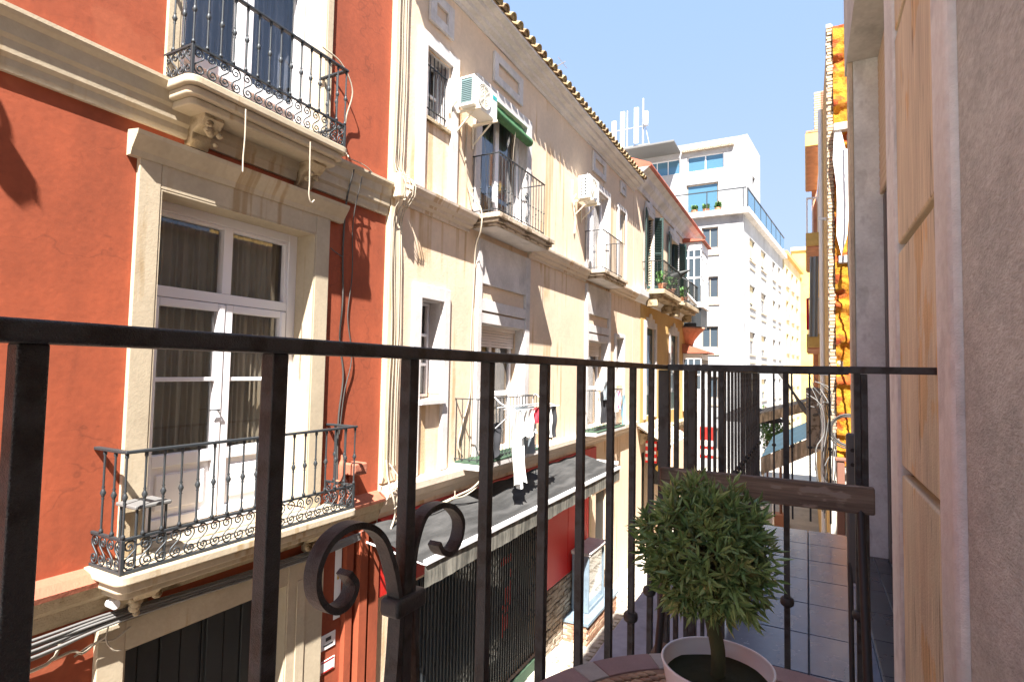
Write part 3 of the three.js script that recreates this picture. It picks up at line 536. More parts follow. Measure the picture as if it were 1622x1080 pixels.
    mesh('rail', [R(u0, u1, ys + 0.06, ys + 0.075, e - 0.008, e + 0.008, 0.003), R(u0 - 0.008, u0 + 0.008, ys + 0.06, ys + 0.075, 0, e - 0.008, 0.003), R(u1 - 0.008, u1 + 0.008, ys + 0.06, ys + 0.075, 0, e - 0.008, 0.003)], m.ironGrey, g);
    const n = Math.round((u1 - u0) / pitch), bg = ornate ? thinBar : plainBar;
    for (let i = 0; i <= n; i++) { const u = u0 + (u1 - u0) * i / n; if (ornate && Math.abs(u - (u0 + (u1 - u0) * 0.585)) < 0.11) continue; place(g, 'bar', bg, m.ironGrey, u, ys + 0.5, e); }
    for (const u of [u0, u1]) for (const k of [0.05, 0.33, 0.66]) place(g, 'bar', bg, m.ironGrey, u, ys + 0.5, e * k);
    if (ornate) {
      const cu = u0 + (u1 - u0) * 0.585, l = [];
      for (const s of [-1, 1]) {
        l.push(tube([[cu, ys + 0.1, e], [cu + s * 0.05, ys + 0.25, e], [cu + s * 0.09, ys + 0.45, e], [cu + s * 0.05, ys + 0.56, e], [cu + s * 0.02, ys + 0.50, e]], 0.006), tube([[cu, ys + 0.94, e], [cu + s * 0.06, ys + 0.8, e], [cu + s * 0.1, ys + 0.64, e], [cu + s * 0.06, ys + 0.52, e], [cu + s * 0.02, ys + 0.58, e]], 0.006), tube([[cu, ys + 0.16, e], [cu + s * 0.035, ys + 0.10, e], [cu + s * 0.05, ys + 0.16, e], [cu + s * 0.02, ys + 0.2, e]], 0.006), tube([[cu, ys + 0.9, e], [cu + s * 0.035, ys + 0.96, e], [cu + s * 0.05, ys + 0.9, e], [cu + s * 0.02, ys + 0.86, e]], 0.006));
      }
      for (const dy of [0.5, 0.58]) l.push(new THREE.TorusGeometry(0.045, 0.007, 6, 16).translate(cu, ys + dy, e));
      l.push(rod([cu, ys + 0.07, e], [cu, ys + 1, e], 0.006));
      mesh('ornament', l, m.ironGrey, g);
    }
    return g;
  };
  creamBalcony(7.70, 9.47, 8.53, 0.50, 7.62, 9.82, true, true, 0.118, 'balcony with knotted iron bars and stained moulded slab');
  creamBalcony(13.0, 14.62, 8.50, 0.48, 12.92, 14.92, true, false, 0.115, 'far balcony with plain iron bars and stained moulded slab');
  creamBalcony(7.35, 9.45, 4.53, 0.42, 7.28, 9.58, false, false, 0.115, 'lower balcony hung with laundry');
  creamBalcony(12.7, 14.95, 4.53, 0.42, 12.6, 15.05, false, false, 0.115, 'lower far balcony hung with laundry');
  part(b, 'balcony_mat', R(7.33, 9.5, 4.532, 4.56, 0.02, 0.505, 0.008), m.greenMat); part(b, 'balcony_mat', R(12.66, 15.0, 4.532, 4.56, 0.02, 0.505, 0.008), m.greenMat);
  // ground floor: shop front
  part(b, 'shop_fascia', R(5.62, 13.9, 3.06, 4.05, 0, 0.06), m.redPaint);
  const gr = bunch(b, 'folding_grille');
  const slatG = planar(prep(R(-0.014, 0.014, 0, 2.72, -0.012, 0.012, 0.003)));
  for (let i = 0; i < 47; i++) place(gr, 'grille_slat', slatG, m.ironGrey, 6.45 + i * 0.0915, 0.26, -0.05);
  { const l = []; for (let k = 0; k < 5; k++) for (let i = 0; i < 30; i++) { const u = 6.45 + i * 0.1404, y = 0.4 + k * 0.52; l.push(rod([u, y, -0.068], [u + 0.14, y + 0.26, -0.068], 0.006, 5), rod([u + 0.14, y, -0.078], [u, y + 0.26, -0.078], 0.006, 5)); } mesh('grille_lattice', l, m.ironGrey, gr); }
  part(b, 'shop_window', [B(6.42, 10.69, 0.26, 2.99, -0.31, -0.28)], m.glassFar);
  part(b, 'shop_lettering', [R(9.62, 9.74, 1.0, 1.8, -0.27, -0.26, 0.004), R(9.5, 9.6, 0.9, 1.5, -0.27, -0.26, 0.004), R(9.78, 9.88, 1.35, 2.1, -0.27, -0.26, 0.004), R(9.45, 9.9, 2.25, 2.4, -0.27, -0.26, 0.004)], m.redSign);
  part(b, 'shop_jamb', R(6.32, 6.40, 0.3, 2.95, 0, 0.04), m.redSign);
  part(b, 'plinth', R(5.62, 10.72, 0.02, 0.24, 0, 0.06), m.greenMat);
  for (const [a, c] of [[10.74, 12.02], [12.04, 13.40]]) part(b, 'red_panel', R(a, c, 1.38, 3.02, 0.0, 0.05, 0.012), m.redSign);
  part(b, 'corner_post', R(13.42, 13.62, 0.02, 3.05, 0, 0.06), m.creamPale);
  // stone cladding below the red panels: every stone a piece
  {
    const sb = part(b, 'stone_cladding', B(10.72, 13.4, 0.03, 1.37, 0.0, 0.02), m.mortar);
    for (let r = 0; r < 13; r++) { let u = 10.73 + (r % 2) * 0.05; while (u < 13.36) { const w = rr(0.13, 0.3), e = Math.min(u + w, 13.39); part(sb, 'stone', R(u, e - 0.012, 0.04 + r * 0.102, 0.13 + r * 0.102 + rr(-0.008, 0.004), 0.018, rr(0.04, 0.065), 0.01), r * 3 + (u * 10 | 0) & 1 ? m.stoneTan : m.stoneTan2); u = e; } }
  }
  part(b, 'side_door', R(14.06, 14.98, 0.06, 2.78, -0.16, -0.1), m.door);
}
// shop awning
{
  const a = thing('shop_awning', 'long dark weathered canvas awning with white front bar over the shop grille', 'awning');
  const z0 = 5.28, z1 = 12.78;
  part(a, 'canopy', sheet(60, 10, (u, v) => [z0 + (z1 - z0) * u, 4.02 - 0.24 * v - 0.035 * Math.sin(v * 3.14) * (0.6 + 0.5 * Math.sin(u * 23)) + 0.012 * Math.sin(u * 60 + v * 5), 0.065 + 0.925 * v], 0.0), Object.assign(m.awning, { side: THREE.DoubleSide }));
  part(a, 'front_bar', R(z0, z1, 3.735, 3.80, 0.985, 1.045, 0.012), m.alu);
  part(a, 'valance', sheet(150, 4, (u, v) => [z0 + (z1 - z0) * u, 3.735 - 0.25 * v, 1.02 + 0.005 * Math.sin(u * 190) * v + 0.012 * Math.sin(u * 31) * v], 0.004), m.valance);
  for (const u of [z0 + 0.02, 7.8, 10.3, z1 - 0.02]) part(a, 'arm', rod([u, 3.86, 0.06], [u, 3.745, 0.98], 0.014), m.alu);
  part(a, 'end_rail', R(z1 - 0.05, z1 + 0.06, 3.82, 3.9, 0.05, 0.98, 0.01), m.trim);
}
// display cabinet on its brick planter
{
  const p = thing('brick_planter', 'low brick planter with blue-grey coping on the pavement', 'planter');
  const x0 = 11.75, x1 = 13.9, o0 = 0.07, o1 = 0.64;
  const core = part(p, 'core', B(x0 + 0.02, x1 - 0.02, 0.03, 0.44, o0, o1 - 0.02), m.mortar);
  for (let r = 0; r < 6; r++) {
    for (let u = x0 + (r % 2) * 0.11; u < x1 - 0.05; u += 0.222) part(core, 'brick', R(u, Math.min(u + 0.212, x1), 0.035 + r * 0.068, 0.094 + r * 0.068, o1 - 0.025, o1 + rr(-0.004, 0.006), 0.006), [m.brickA, m.brickB, m.brickC][(rnd() * 3) | 0]);
    for (let o = o0 + (r % 2) * 0.1; o < o1 - 0.03; o += 0.2) part(core, 'brick', R(x0 + rr(-0.005, 0.005), x0 + 0.024, 0.035 + r * 0.068, 0.094 + r * 0.068, o, Math.min(o + 0.19, o1 - 0.027), 0.006), [m.brickA, m.brickB, m.brickC][(rnd() * 3) | 0]);
  }
  part(p, 'coping', R(x0 - 0.03, x1 + 0.03, 0.445, 0.52, o0 - 0.0, o1 + 0.035, 0.012), m.blueGrey);
  const c = thing('display_cabinet', 'blue-grey display cabinet with pale glass front standing on brick planter', 'cabinet');
  part(c, 'body', [R(12.2, 12.26, 0.525, 1.80, 0.09, 0.5, 0.01), R(13.24, 13.30, 0.525, 1.80, 0.09, 0.5, 0.01), R(12.26, 13.24, 0.525, 0.6, 0.09, 0.5), R(12.26, 13.24, 0.6, 1.72, 0.09, 0.12)], m.blueGrey);
  part(c, 'glass_front', B(12.26, 13.24, 0.6, 1.72, 0.47, 0.476), m.glass);
  part(c, 'backing', B(12.27, 13.23, 0.61, 1.71, 0.122, 0.14), m.beigeCloth);
  part(c, 'top', [R(12.16, 13.34, 1.80, 1.86, 0.08, 0.55, 0.01), R(12.14, 13.36, 1.862, 1.88, 0.08, 0.57, 0.004)], m.trim);
}
// air conditioners
function airConditioner(u0, u1, y0, y1, o0, o1, label, holes) {
  const a = thing('air_conditioner', label, 'air conditioner', 'outdoor units on the cream wall');
  part(a, 'casing', [R(u0 + 0.012, u1, y0, y1, o0, o1, 0.02, 2), R(u0 - 0.004, u0 + 0.03, y0, y0 + 0.05, o0, o1, 0.008), R(u0 - 0.004, u0 + 0.03, y1 - 0.04, y1, o0, o1, 0.008), R(u0 - 0.004, u0 + 0.03, y0 + 0.05, y1 - 0.04, o1 - 0.04, o1, 0.006), R(u0 - 0.004, u0 + 0.03, y0 + 0.05, y1 - 0.04, o0, o0 + 0.03, 0.006)], m.acWhite);
  if (!holes) { const g = part(a, 'side_grille', B(u0 + 0.006, u0 + 0.0115, y0 + 0.05, y1 - 0.04, o0 + 0.03, o1 - 0.04), m.acGrille); for (let i = 0; i < 12; i++) part(g, 'fin', B(u0 - 0.002, u0 + 0.006, y0 + 0.06 + i * (y1 - y0 - 0.11) / 12, y0 + 0.07 + i * (y1 - y0 - 0.11) / 12, o0 + 0.03, o1 - 0.04), m.acGrille); }
  else { part(a, 'side_cover', B(u0 + 0.004, u0 + 0.0115, y0 + 0.05, y1 - 0.04, o0 + 0.03, o1 - 0.04), m.acWhite); for (let i = 0; i < 6; i++) for (const o of [0.3, 0.62]) part(a, 'vent_hole', rod([u0 + 0.001, y0 + 0.09 + i * (y1 - y0 - 0.15) / 5.5, o0 + (o1 - o0) * o], [u0 + 0.0045, y0 + 0.09 + i * (y1 - y0 - 0.15) / 5.5, o0 + (o1 - o0) * o], 0.024, 10), m.dark); }
  const cu = u0 + (u1 - u0) * 0.40, cy = (y0 + y1) / 2, rad = (y1 - y0) * 0.41;
  const f = part(a, 'fan_guard', [new THREE.TorusGeometry(rad, 0.008, 6, 28).translate(cu, cy, o1 + 0.012), ...[0.25, 0.45, 0.65, 0.85].map(k => new THREE.TorusGeometry(rad * k, 0.004, 5, 24).translate(cu, cy, o1 + 0.012)), ...Array.from({ length: 8 }, (_, i) => rod([cu, cy, o1 + 0.012], [cu + rad * Math.cos(i * 0.785), cy + rad * Math.sin(i * 0.785), o1 + 0.012], 0.0035, 5))], m.acWhite);
  part(f, 'fan_opening', rod([cu, cy, o1 - 0.002], [cu, cy, o1 + 0.004], rad * 0.97, 28), m.bracket);
  if (!holes) part(a, 'badge', B(u1 - 0.16, u1 - 0.03, y1 - 0.14, y1 - 0.07, o1 + 0.0005, o1 + 0.003), m.teal);
  for (const u of [u0 + 0.1, u1 - 0.1]) part(a, 'bracket', [R(u - 0.02, u + 0.02, y0 - 0.045, y0 - 0.003, 0.005, o1 + 0.06, 0.005), R(u - 0.02, u + 0.02, y0 - 0.42, y0 - 0.045, 0.005, 0.03, 0.004), rod([u, y0 - 0.36, 0.02], [u, y0 - 0.05, o1 - 0.06], 0.014)], m.bracket);
  part(a, 'pipe', [tube([[u0 - 0.02, y0 + 0.1, o0 - 0.04], [u0 - 0.07, y0 - 0.03, 0.05], [u0 + 0.02, y0 - 0.25, 0.03], [u0 + 0.12, y0 - 0.5, 0.03], [u0 + 0.10, y0 - 0.8, 0.025]], 0.018), tube([[u0 - 0.05, y0 + 0.45, 0.02], [u0 - 0.06, y0 + 0.1, 0.02], [u0 - 0.055, y0 - 0.1, 0.03]], 0.02)], m.bracket);
}
airConditioner(7.03, 7.76, 10.06, 10.53, 0.15, 0.42, 'white air conditioner with teal badge above the knotted iron balcony', false);
airConditioner(12.14, 12.80, 10.07, 10.62, 0.15, 0.44, 'white air conditioner with round side vents above the plain far balcony', true);
{
  const g = thing('rolled_blind', 'green fabric blind rolled up in the balcony door head', 'blind');
  part(g, 'roll', [tube([[7.98, 10.53, 0.09], [8.5, 10.49, 0.10], [9.1, 10.47, 0.11], [9.56, 10.46, 0.11]], 0.085, 30, 12), new THREE.SphereGeometry(0.085, 10, 8).translate(9.56, 10.46, 0.11), new THREE.SphereGeometry(0.085, 10, 8).translate(7.98, 10.53, 0.09)], m.greenCloth);
  part(g, 'fabric', sheet(20, 6, (u, v) => [7.95 + 1.64 * u, 10.5 + 0.3 * v, 0.07 - 0.1 * v + 0.012 * Math.sin(u * 30)]), Object.assign(M([0.06, 0.17, 0.07], 0.85), { side: THREE.DoubleSide }));
  part(g, 'cord', tube([[8.9, 10.4, 0.16], [8.9, 10.0, 0.12], [8.92, 9.5, 0.1]], 0.004), m.cable);
}
// cables on the cream building
{
  const runs = [[5.66, 0.08], [5.76, 0.05], [5.83, 0.05], [5.88, 0.045]];
  runs.forEach(([u, o], i) => solo('wall_cable', ['cream cable nearest the red wall down the corner pilaster', 'thin cream cable second from the red wall on the pilaster', 'cream cable third from the red wall on the pilaster', 'cream cable farthest from the red wall on the pilaster'][i], 'cable',
    tube([[u + 0.02, 11.9, o], [u, 11, o], [u + 0.01, 10, o], [u, 9, o], [u - 0.01, 8.62, o + 0.02], [u, 8.5, 0.24], [u, 8.28, 0.24], [u, 8.1, o + 0.02], [u + rr(-0.02, 0.02), 7.4, o], [u + 0.03, 6.5, o], [u - 0.02, 5.6, o + 0.02], [u + 0.01, 4.7, o]], 0.0075, 60, 6), m.cable, 'cables down the corner pilaster'));
  solo('wall_cable', 'cable tangle at the foot of the cream corner pilaster', 'cable', [tube([[5.66, 4.8, 0.08], [5.6, 4.6, 0.16], [5.62, 4.3, 0.26], [5.72, 4.1, 0.2], [5.62, 3.95, 0.22]], 0.012), tube([[5.72, 4.75, 0.08], [5.76, 4.5, 0.25], [5.66, 4.3, 0.27], [5.78, 4.15, 0.24], [5.7, 3.9, 0.14]], 0.01), tube([[5.6, 4.5, 0.2], [5.75, 4.42, 0.26], [5.8, 4.3, 0.25], [5.64, 4.2, 0.25]], 0.008), tube([[5.58, 4.66, 0.1], [5.5, 4.5, 0.1], [5.56, 4.38, 0.18], [5.68, 4.45, 0.25]], 0.007)], m.cable);
  solo('wall_cable', 'cream cable dropping past the knotted balcony slab down the door surround', 'cable', [tube([[7.45, 10.0, 0.03], [7.46, 9.3, 0.02], [7.56, 8.9, 0.03], [7.60, 8.6, 0.24], [7.60, 8.25, 0.25], [7.70, 8.0, 0.1], [7.74, 7.4, 0.05], [7.72, 6.5, 0.03], [7.73, 5.6, 0.03], [7.5, 5.1, 0.04], [7.38, 4.8, 0.05], [7.45, 4.6, 0.1]], 0.013, 70), tube([[7.78, 7.0, 0.03], [7.79, 6.0, 0.03], [7.78, 4.6, 0.03]], 0.012)], m.cable);
  solo('cable_bundle', 'frayed rope-like cables drooping over the awning from the balcony', 'cable', [tube([[7.35, 4.6, 0.5], [7.37, 4.35, 0.5], [7.3, 4.2, 0.4], [7.05, 4.12, 0.3], [6.7, 4.07, 0.25], [6.2, 4.06, 0.25], [5.7, 4.1, 0.25]], 0.016), tube([[7.42, 4.5, 0.5], [7.4, 4.25, 0.45], [7.15, 4.1, 0.35], [6.85, 4.1, 0.32], [6.4, 4.03, 0.28], [5.8, 4.06, 0.25]], 0.011), tube([[6.95, 4.2, 0.3], [6.92, 4.1, 0.31], [6.8, 4.06, 0.3]], 0.008)], m.cable);
}
// laundry
function garment(label, name, cat, u0, u1, yT, yB, o, mat, opt = {}) {
  const n = opt.waves ?? 2.3, am = opt.amp ?? 0.025, ph = u0 * 7;
  return solo(name, label, cat, sheet(22, 16, (u, v) => { const t = opt.taper ? 1 - opt.taper * v : 1, c = (u0 + u1) / 2 + (opt.drift ?? 0) * v; return [c + (u - 0.5) * (u1 - u0) * t, yT - (yT - yB) * v + (opt.hem ? opt.hem * Math.sin(u * 9) * v : 0), o + am * v * Math.sin(u * n * 6.283 + ph + v * 1.5) + 0.012 * Math.sin(v * 9 + u * 4)]; }, 0.006), mat, 'laundry on the balcony rails');
}
{
  const k = thing('drying_rack', 'white wire drying rack hooked over the lower laundry balcony', 'drying rack');
  part(k, 'frame', [rod([7.55, 5.36, 0.86], [9.5, 5.36, 0.86], 0.008), rod([7.6, 5.40, 0.62], [9.45, 5.40, 0.62], 0.006), rod([7.6, 5.38, 0.74], [9.45, 5.38, 0.74], 0.006)], m.white);
  for (const u of [7.75, 9.3]) part(k, 'arm', [tube([[u, 5.2, 0.43], [u, 5.5, 0.42], [u, 5.56, 0.46], [u, 5.46, 0.6], [u, 5.36, 0.88]], 0.008), rod([u, 5.0, 0.44], [u, 5.37, 0.85], 0.007)], m.white);
}
garment('long white lace cloth hanging low over the green mat edge', 'laundry_cloth', 'laundry', 7.56, 7.94, 5.36, 4.16, 0.87, m.clothWhite, { drift: 0.2, waves: 2.6, amp: 0.05, hem: 0.05, taper: 0.25 });
garment('white shirt with red flash on the drying rack', 'laundry_shirt', 'laundry', 7.90, 8.42, 5.37, 4.92, 0.90, m.clothWhite, { hem: 0.06, amp: 0.045, waves: 3.1 });
garment('small red cloth beside the white shirt on the rack', 'laundry_cloth', 'laundry', 8.30, 8.5, 5.38, 5.12, 0.93, m.clothRed);
garment('grey trousers hanging behind the long lace cloth', 'laundry_trousers', 'laundry', 7.9, 8.7, 5.40, 4.58, 0.74, m.clothGrey, { amp: 0.04 });
garment('black shirt at the far end of the drying rack', 'laundry_shirt', 'laundry', 9.0, 9.38, 5.36, 4.78, 0.86, m.clothBlack, { hem: 0.02 });
garment('narrow white cloth next to the black shirt', 'laundry_cloth', 'laundry', 8.86, 9.12, 5.36, 4.82, 0.88, m.clothWhite);
garment('black shirts bunched on the near laundry balcony rail', 'laundry_shirt', 'laundry', 7.42, 7.95, 5.15, 4.62, 0.52, m.clothBlack, { amp: 0.05, hem: 0.06 });
garment('black jacket on the far laundry balcony', 'laundry_jacket', 'laundry', 13.0, 13.5, 5.5, 4.72, 0.45, m.clothBlack, { taper: -0.2 });
garment('grey patterned shirt above the black jacket', 'laundry_shirt', 'laundry', 13.15, 13.55, 5.75, 5.3, 0.50, m.clothGrey);
garment('white towel on the far laundry balcony', 'laundry_towel', 'laundry', 12.82, 13.0, 5.45, 4.72, 0.46, m.clothWhite);
garment('pink top on the far laundry balcony', 'laundry_blouse', 'laundry', 14.35, 14.62, 5.5, 5.0, 0.47, m.clothPink);
garment('white top beside the pink one', 'laundry_blouse', 'laundry', 14.0, 14.32, 5.52, 4.95, 0.48, m.clothWhite);
garment('light blue cloth at the end of the far laundry balcony', 'laundry_cloth', 'laundry', 15.0, 15.3, 5.35, 4.55, 0.40, m.clothBlue);

// ============================================================ YELLOW BUILDING WITH GREEN SHUTTERS
{
  const b = thing('yellow_building', 'ochre building with green shutters, red roof edge and white glazed bay', 'building');
  const U0 = 17.42, U1 = 28;
  part(b, 'wall', facade(U0, U1, 0, 12.6, [[18.9, 19.9, 8.9, 11.5], [22.6, 24.3, 8.9, 11.5], [18.95, 20.2, 4.5, 7.55], [22.8, 24.2, 4.5, 7.55], [18.6, 19.9, 0.05, 3.3], [21, 23.5, 0.05, 3.2]], 0.35), m.cream);
  part(b, 'lower_wall', [facade(U0 + 0.9, U1 - 0.02, 3.6, 8.3, [[18.95, 20.2, 4.5, 7.55], [22.8, 24.2, 4.5, 7.55]], 0.01, 0.014)], m.ochre);
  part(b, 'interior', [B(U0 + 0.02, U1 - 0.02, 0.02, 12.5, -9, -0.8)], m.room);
  for (const [a, c] of [[18.9, 19.9], [22.6, 24.3]]) {
    surround(b, a, c, 8.8, 11.5, 0.2, 0.06, m.trim, false, 'window_surround');
    part(b, 'window_pediment', [R(a - 0.1, c + 0.1, 11.7, 11.9, 0, 0.08, 0.02), new THREE.CylinderGeometry(0.25, 0.25, 0.07, 14, 1, false).rotateX(Math.PI / 2).translate((a + c) / 2, 11.82, 0.036)], m.trim);
    part(b, 'window', B(a, c, 8.9, 11.5, -0.2, -0.17), m.glassFar);
  }
  // louvred shutters, each leaf with its slats
  const louvre = planar(prep(R(-0.3, 0.3, -0.055, 0.055, -0.006, 0.006, 0.003)));
  for (const [u, ang, w] of [[18.82, 0.15, 0.62], [19.98, -1.15, 0.6], [22.5, 0.1, 0.75], [24.4, -0.5, 0.85]]) {
    const save = FR; const s = ang > 0 ? -1 : 1;
    FR = LEFT.clone().multiply(new THREE.Matrix4().makeRotationY(ang).setPosition(u, 0, 0.075));
    const f = part(b, 'shutter', [R(-w / 2, -w / 2 + 0.07, 9.0, 11.6, -0.02, 0.02), R(w / 2 - 0.07, w / 2, 9.0, 11.6, -0.02, 0.02), R(-w / 2 + 0.07, w / 2 - 0.07, 11.5, 11.6, -0.02, 0.018), R(-w / 2 + 0.07, w / 2 - 0.07, 9.0, 9.12, -0.02, 0.018), R(-w / 2 + 0.07, w / 2 - 0.07, 10.25, 10.33, -0.02, 0.018)], m.green);
    for (let i = 0; i < 26; i++) { const o = place(f, 'louvre', louvre, m.green, 0, 9.17 + i * 0.091, 0, 0, 0.6); o.scale.x *= (w - 0.15) / 0.6; }
    FR = save;
  }
  for (const [a, c] of [[18.95, 20.2], [22.8, 24.2]]) {
    surround(b, a, c, 4.4, 7.55, 0.22, 0.07, m.trim, false, 'window_surround');
    part(b, 'window_pediment', [R(a + 0.1, c - 0.1, 7.77, 7.9, 0, 0.06, 0.02), new THREE.CylinderGeometry(0.2, 0.2, 0.06, 14).rotateX(Math.PI / 2).translate((a + c) / 2, 7.86, 0.032)], m.trim);
    part(b, 'window', [R(a, c, 4.5, 7.55, -0.12, -0.06)], m.green);
    part(b, 'pane', [B(a + 0.15, (a + c) / 2 - 0.05, 5.2, 7.3, -0.06, -0.055), B((a + c) / 2 + 0.05, c - 0.15, 5.2, 7.3, -0.06, -0.055)], m.glassFar);
  }
  part(b, 'string_course', moulding([[0, 8.30], [0.08, 8.30], [0.12, 8.4], [0.22, 8.5], [0.24, 8.68], [0, 8.72]], U0, 25.2), m.whiteDull);
  part(b, 'eave_cornice', moulding([[0, 12.0], [0.06, 12.0], [0.1, 12.15], [0.25, 12.3], [0.3, 12.45], [0.5, 12.6], [0, 12.6]], U0, U1), m.trim);
  part(b, 'roof', [moulding([[0.52, 12.58], [0.56, 12.64], [0.54, 12.70], [-5, 15.0], [-5, 12.6]], U0, U1 + 0.3)], m.roofRed);
  // long balcony
  const g = bunch(b, 'balcony');
  mesh('slab', [R(18.5, 21.3, 8.62, 8.78, 0.24, 0.75, 0.02), R(18.6, 21.2, 8.5, 8.62, 0.24, 0.62, 0.03), R(22.0, 25.2, 8.62, 8.78, 0.24, 0.75, 0.02), R(22.1, 25.1, 8.5, 8.62, 0.24, 0.62, 0.03)], m.stoneDirty, g);
  const pb = planar(prep(new THREE.CylinderGeometry(0.011, 0.011, 0.95, 5)));
  for (const [a, c] of [[18.55, 21.25], [22.05, 25.15]]) {
    mesh('handrail', [R(a, c, 9.72, 9.75, 0.68, 0.73, 0.006), R(a - 0.015, a + 0.015, 9.72, 9.75, 0, 0.68, 0.006), R(a, c, 8.84, 8.86, 0.69, 0.72, 0.004)], m.iron, g);
    for (let u = a; u <= c + 0.01; u += 0.15) place(g, 'bar', pb, m.iron, u, 9.26, 0.705);
    for (const o of [0.1, 0.3, 0.5]) place(g, 'bar', pb, m.iron, a, 9.26, o);
  }
  for (const u of [18.7, 20.9, 22.3, 24.8]) mesh('corbel', R(u - 0.08, u + 0.08, 8.2, 8.52, 0.1, 0.5, 0.05, 2), m.stoneDirty, g);
  // glazed bay, upper and lower
  const bay = bunch(b, 'glazed_bay'); bay.userData.label = 'white glazed bay window on an orange rounded corbel';
  const x0 = 25.45, x1 = 27.3, e = 0.82;
  mesh('base', [R(x0, x1, 8.9, 9.08, 0.02, e + 0.06, 0.02), R(x0, x1, 11.55, 11.85, 0.02, e, 0.02)], m.white, bay);
  mesh('roof', [moulding([[0, 12.05], [e + 0.14, 11.90], [e + 0.14, 11.86], [0, 11.86]], x0 - 0.1, x1 + 0.1)], m.roofRed, bay);
  const frame = [];
  for (const o of [0.05, 0.25, 0.5, e - 0.02]) frame.push(B(x0 + 0.001, x0 + 0.05, 9.08, 11.55, o - 0.03, o + 0.02));
  for (const y of [9.08, 10.2, 11.1, 11.47]) frame.push(B(x0 + 0.003, x0 + 0.048, y, y + 0.08, 0.02, e));
  for (let i = 0; i <= 5; i++) frame.push(B(x0 + i * (x1 - x0 - 0.06) / 5, x0 + 0.06 + i * (x1 - x0 - 0.06) / 5, 9.08, 11.55, e - 0.05, e - 0.001));
  for (const y of [9.08, 10.2, 11.1, 11.47]) frame.push(B(x0, x1, y, y + 0.08, e - 0.048, e - 0.003));
  frame.push(B(x0, x1, 9.08, 9.9, e - 0.045, e - 0.02));
  mesh('frame', frame, m.white, bay);
  mesh('pane', [B(x0 + 0.02, x0 + 0.026, 9.08, 11.55, 0.05, e - 0.04), B(x0 + 0.03, x1 - 0.03, 9.9, 11.5, e - 0.035, e - 0.03)], m.glassFar, bay);
  mesh('underbox', [R(x0 + 0.1, x1, 8.05, 8.9, 0.02, e - 0.05, 0.02)], m.ironGrey, bay);
  mesh('corbel', [lathe([[0, 0], [0.35, 0.05], [0.45, 0.3], [0.75, 0.62], [0.95, 0.78], [0.95, 0.86], [0, 0.86]], 18).scale(1, 1, 0.85).translate((x0 + x1) / 2 - 0.1, 7.2, 0.0)], m.orangeCorbel, bay);
  const bay2 = bunch(b, 'glazed_bay'); bay2.userData.label = 'lower white glazed bay with pinkish sloping roof';
  mesh('roof', [moulding([[0, 7.3], [e + 0.25, 6.95], [e + 0.25, 6.88], [0, 6.88]], x0 - 0.15, x1 + 0.15)], m.stoneRed, bay2);
  mesh('base', [R(x0, x1, 4.3, 5.3, 0.02, e, 0.02), R(x0, x1, 6.6, 6.87, 0.02, e, 0.02)], m.white, bay2);
  const fr2 = []; for (const o of [0.05, 0.25, 0.5, e - 0.02]) fr2.push(B(x0 + 0.001, x0 + 0.05, 5.3, 6.6, o - 0.03, o + 0.02)); for (const y of [5.9]) fr2.push(B(x0 + 0.003, x0 + 0.048, y, y + 0.06, 0.02, e));
  for (let i = 0; i <= 5; i++) fr2.push(B(x0 + i * (x1 - x0 - 0.06) / 5, x0 + 0.06 + i * (x1 - x0 - 0.06) / 5, 5.3, 6.6, e - 0.05, e - 0.001));
  mesh('frame', fr2, m.white, bay2);
  mesh('pane', [B(x0 + 0.02, x0 + 0.026, 5.3, 6.6, 0.05, e - 0.04), B(x0 + 0.03, x1 - 0.03, 5.3, 6.6, e - 0.035, e - 0.03)], m.glassFar, bay2);
  // ground floor
  part(b, 'shop_door', B(18.6, 19.9, 0.05, 3.3, -0.3, -0.25), m.door); part(b, 'shop_door', B(21, 23.5, 0.05, 3.2, -0.3, -0.25), m.door);
  part(b, 'lower_string_course', moulding([[0, 3.62], [0.1, 3.62], [0.2, 3.8], [0.22, 3.95], [0, 4.0]], U0 + 0.9, U1), m.stoneDirty);
}
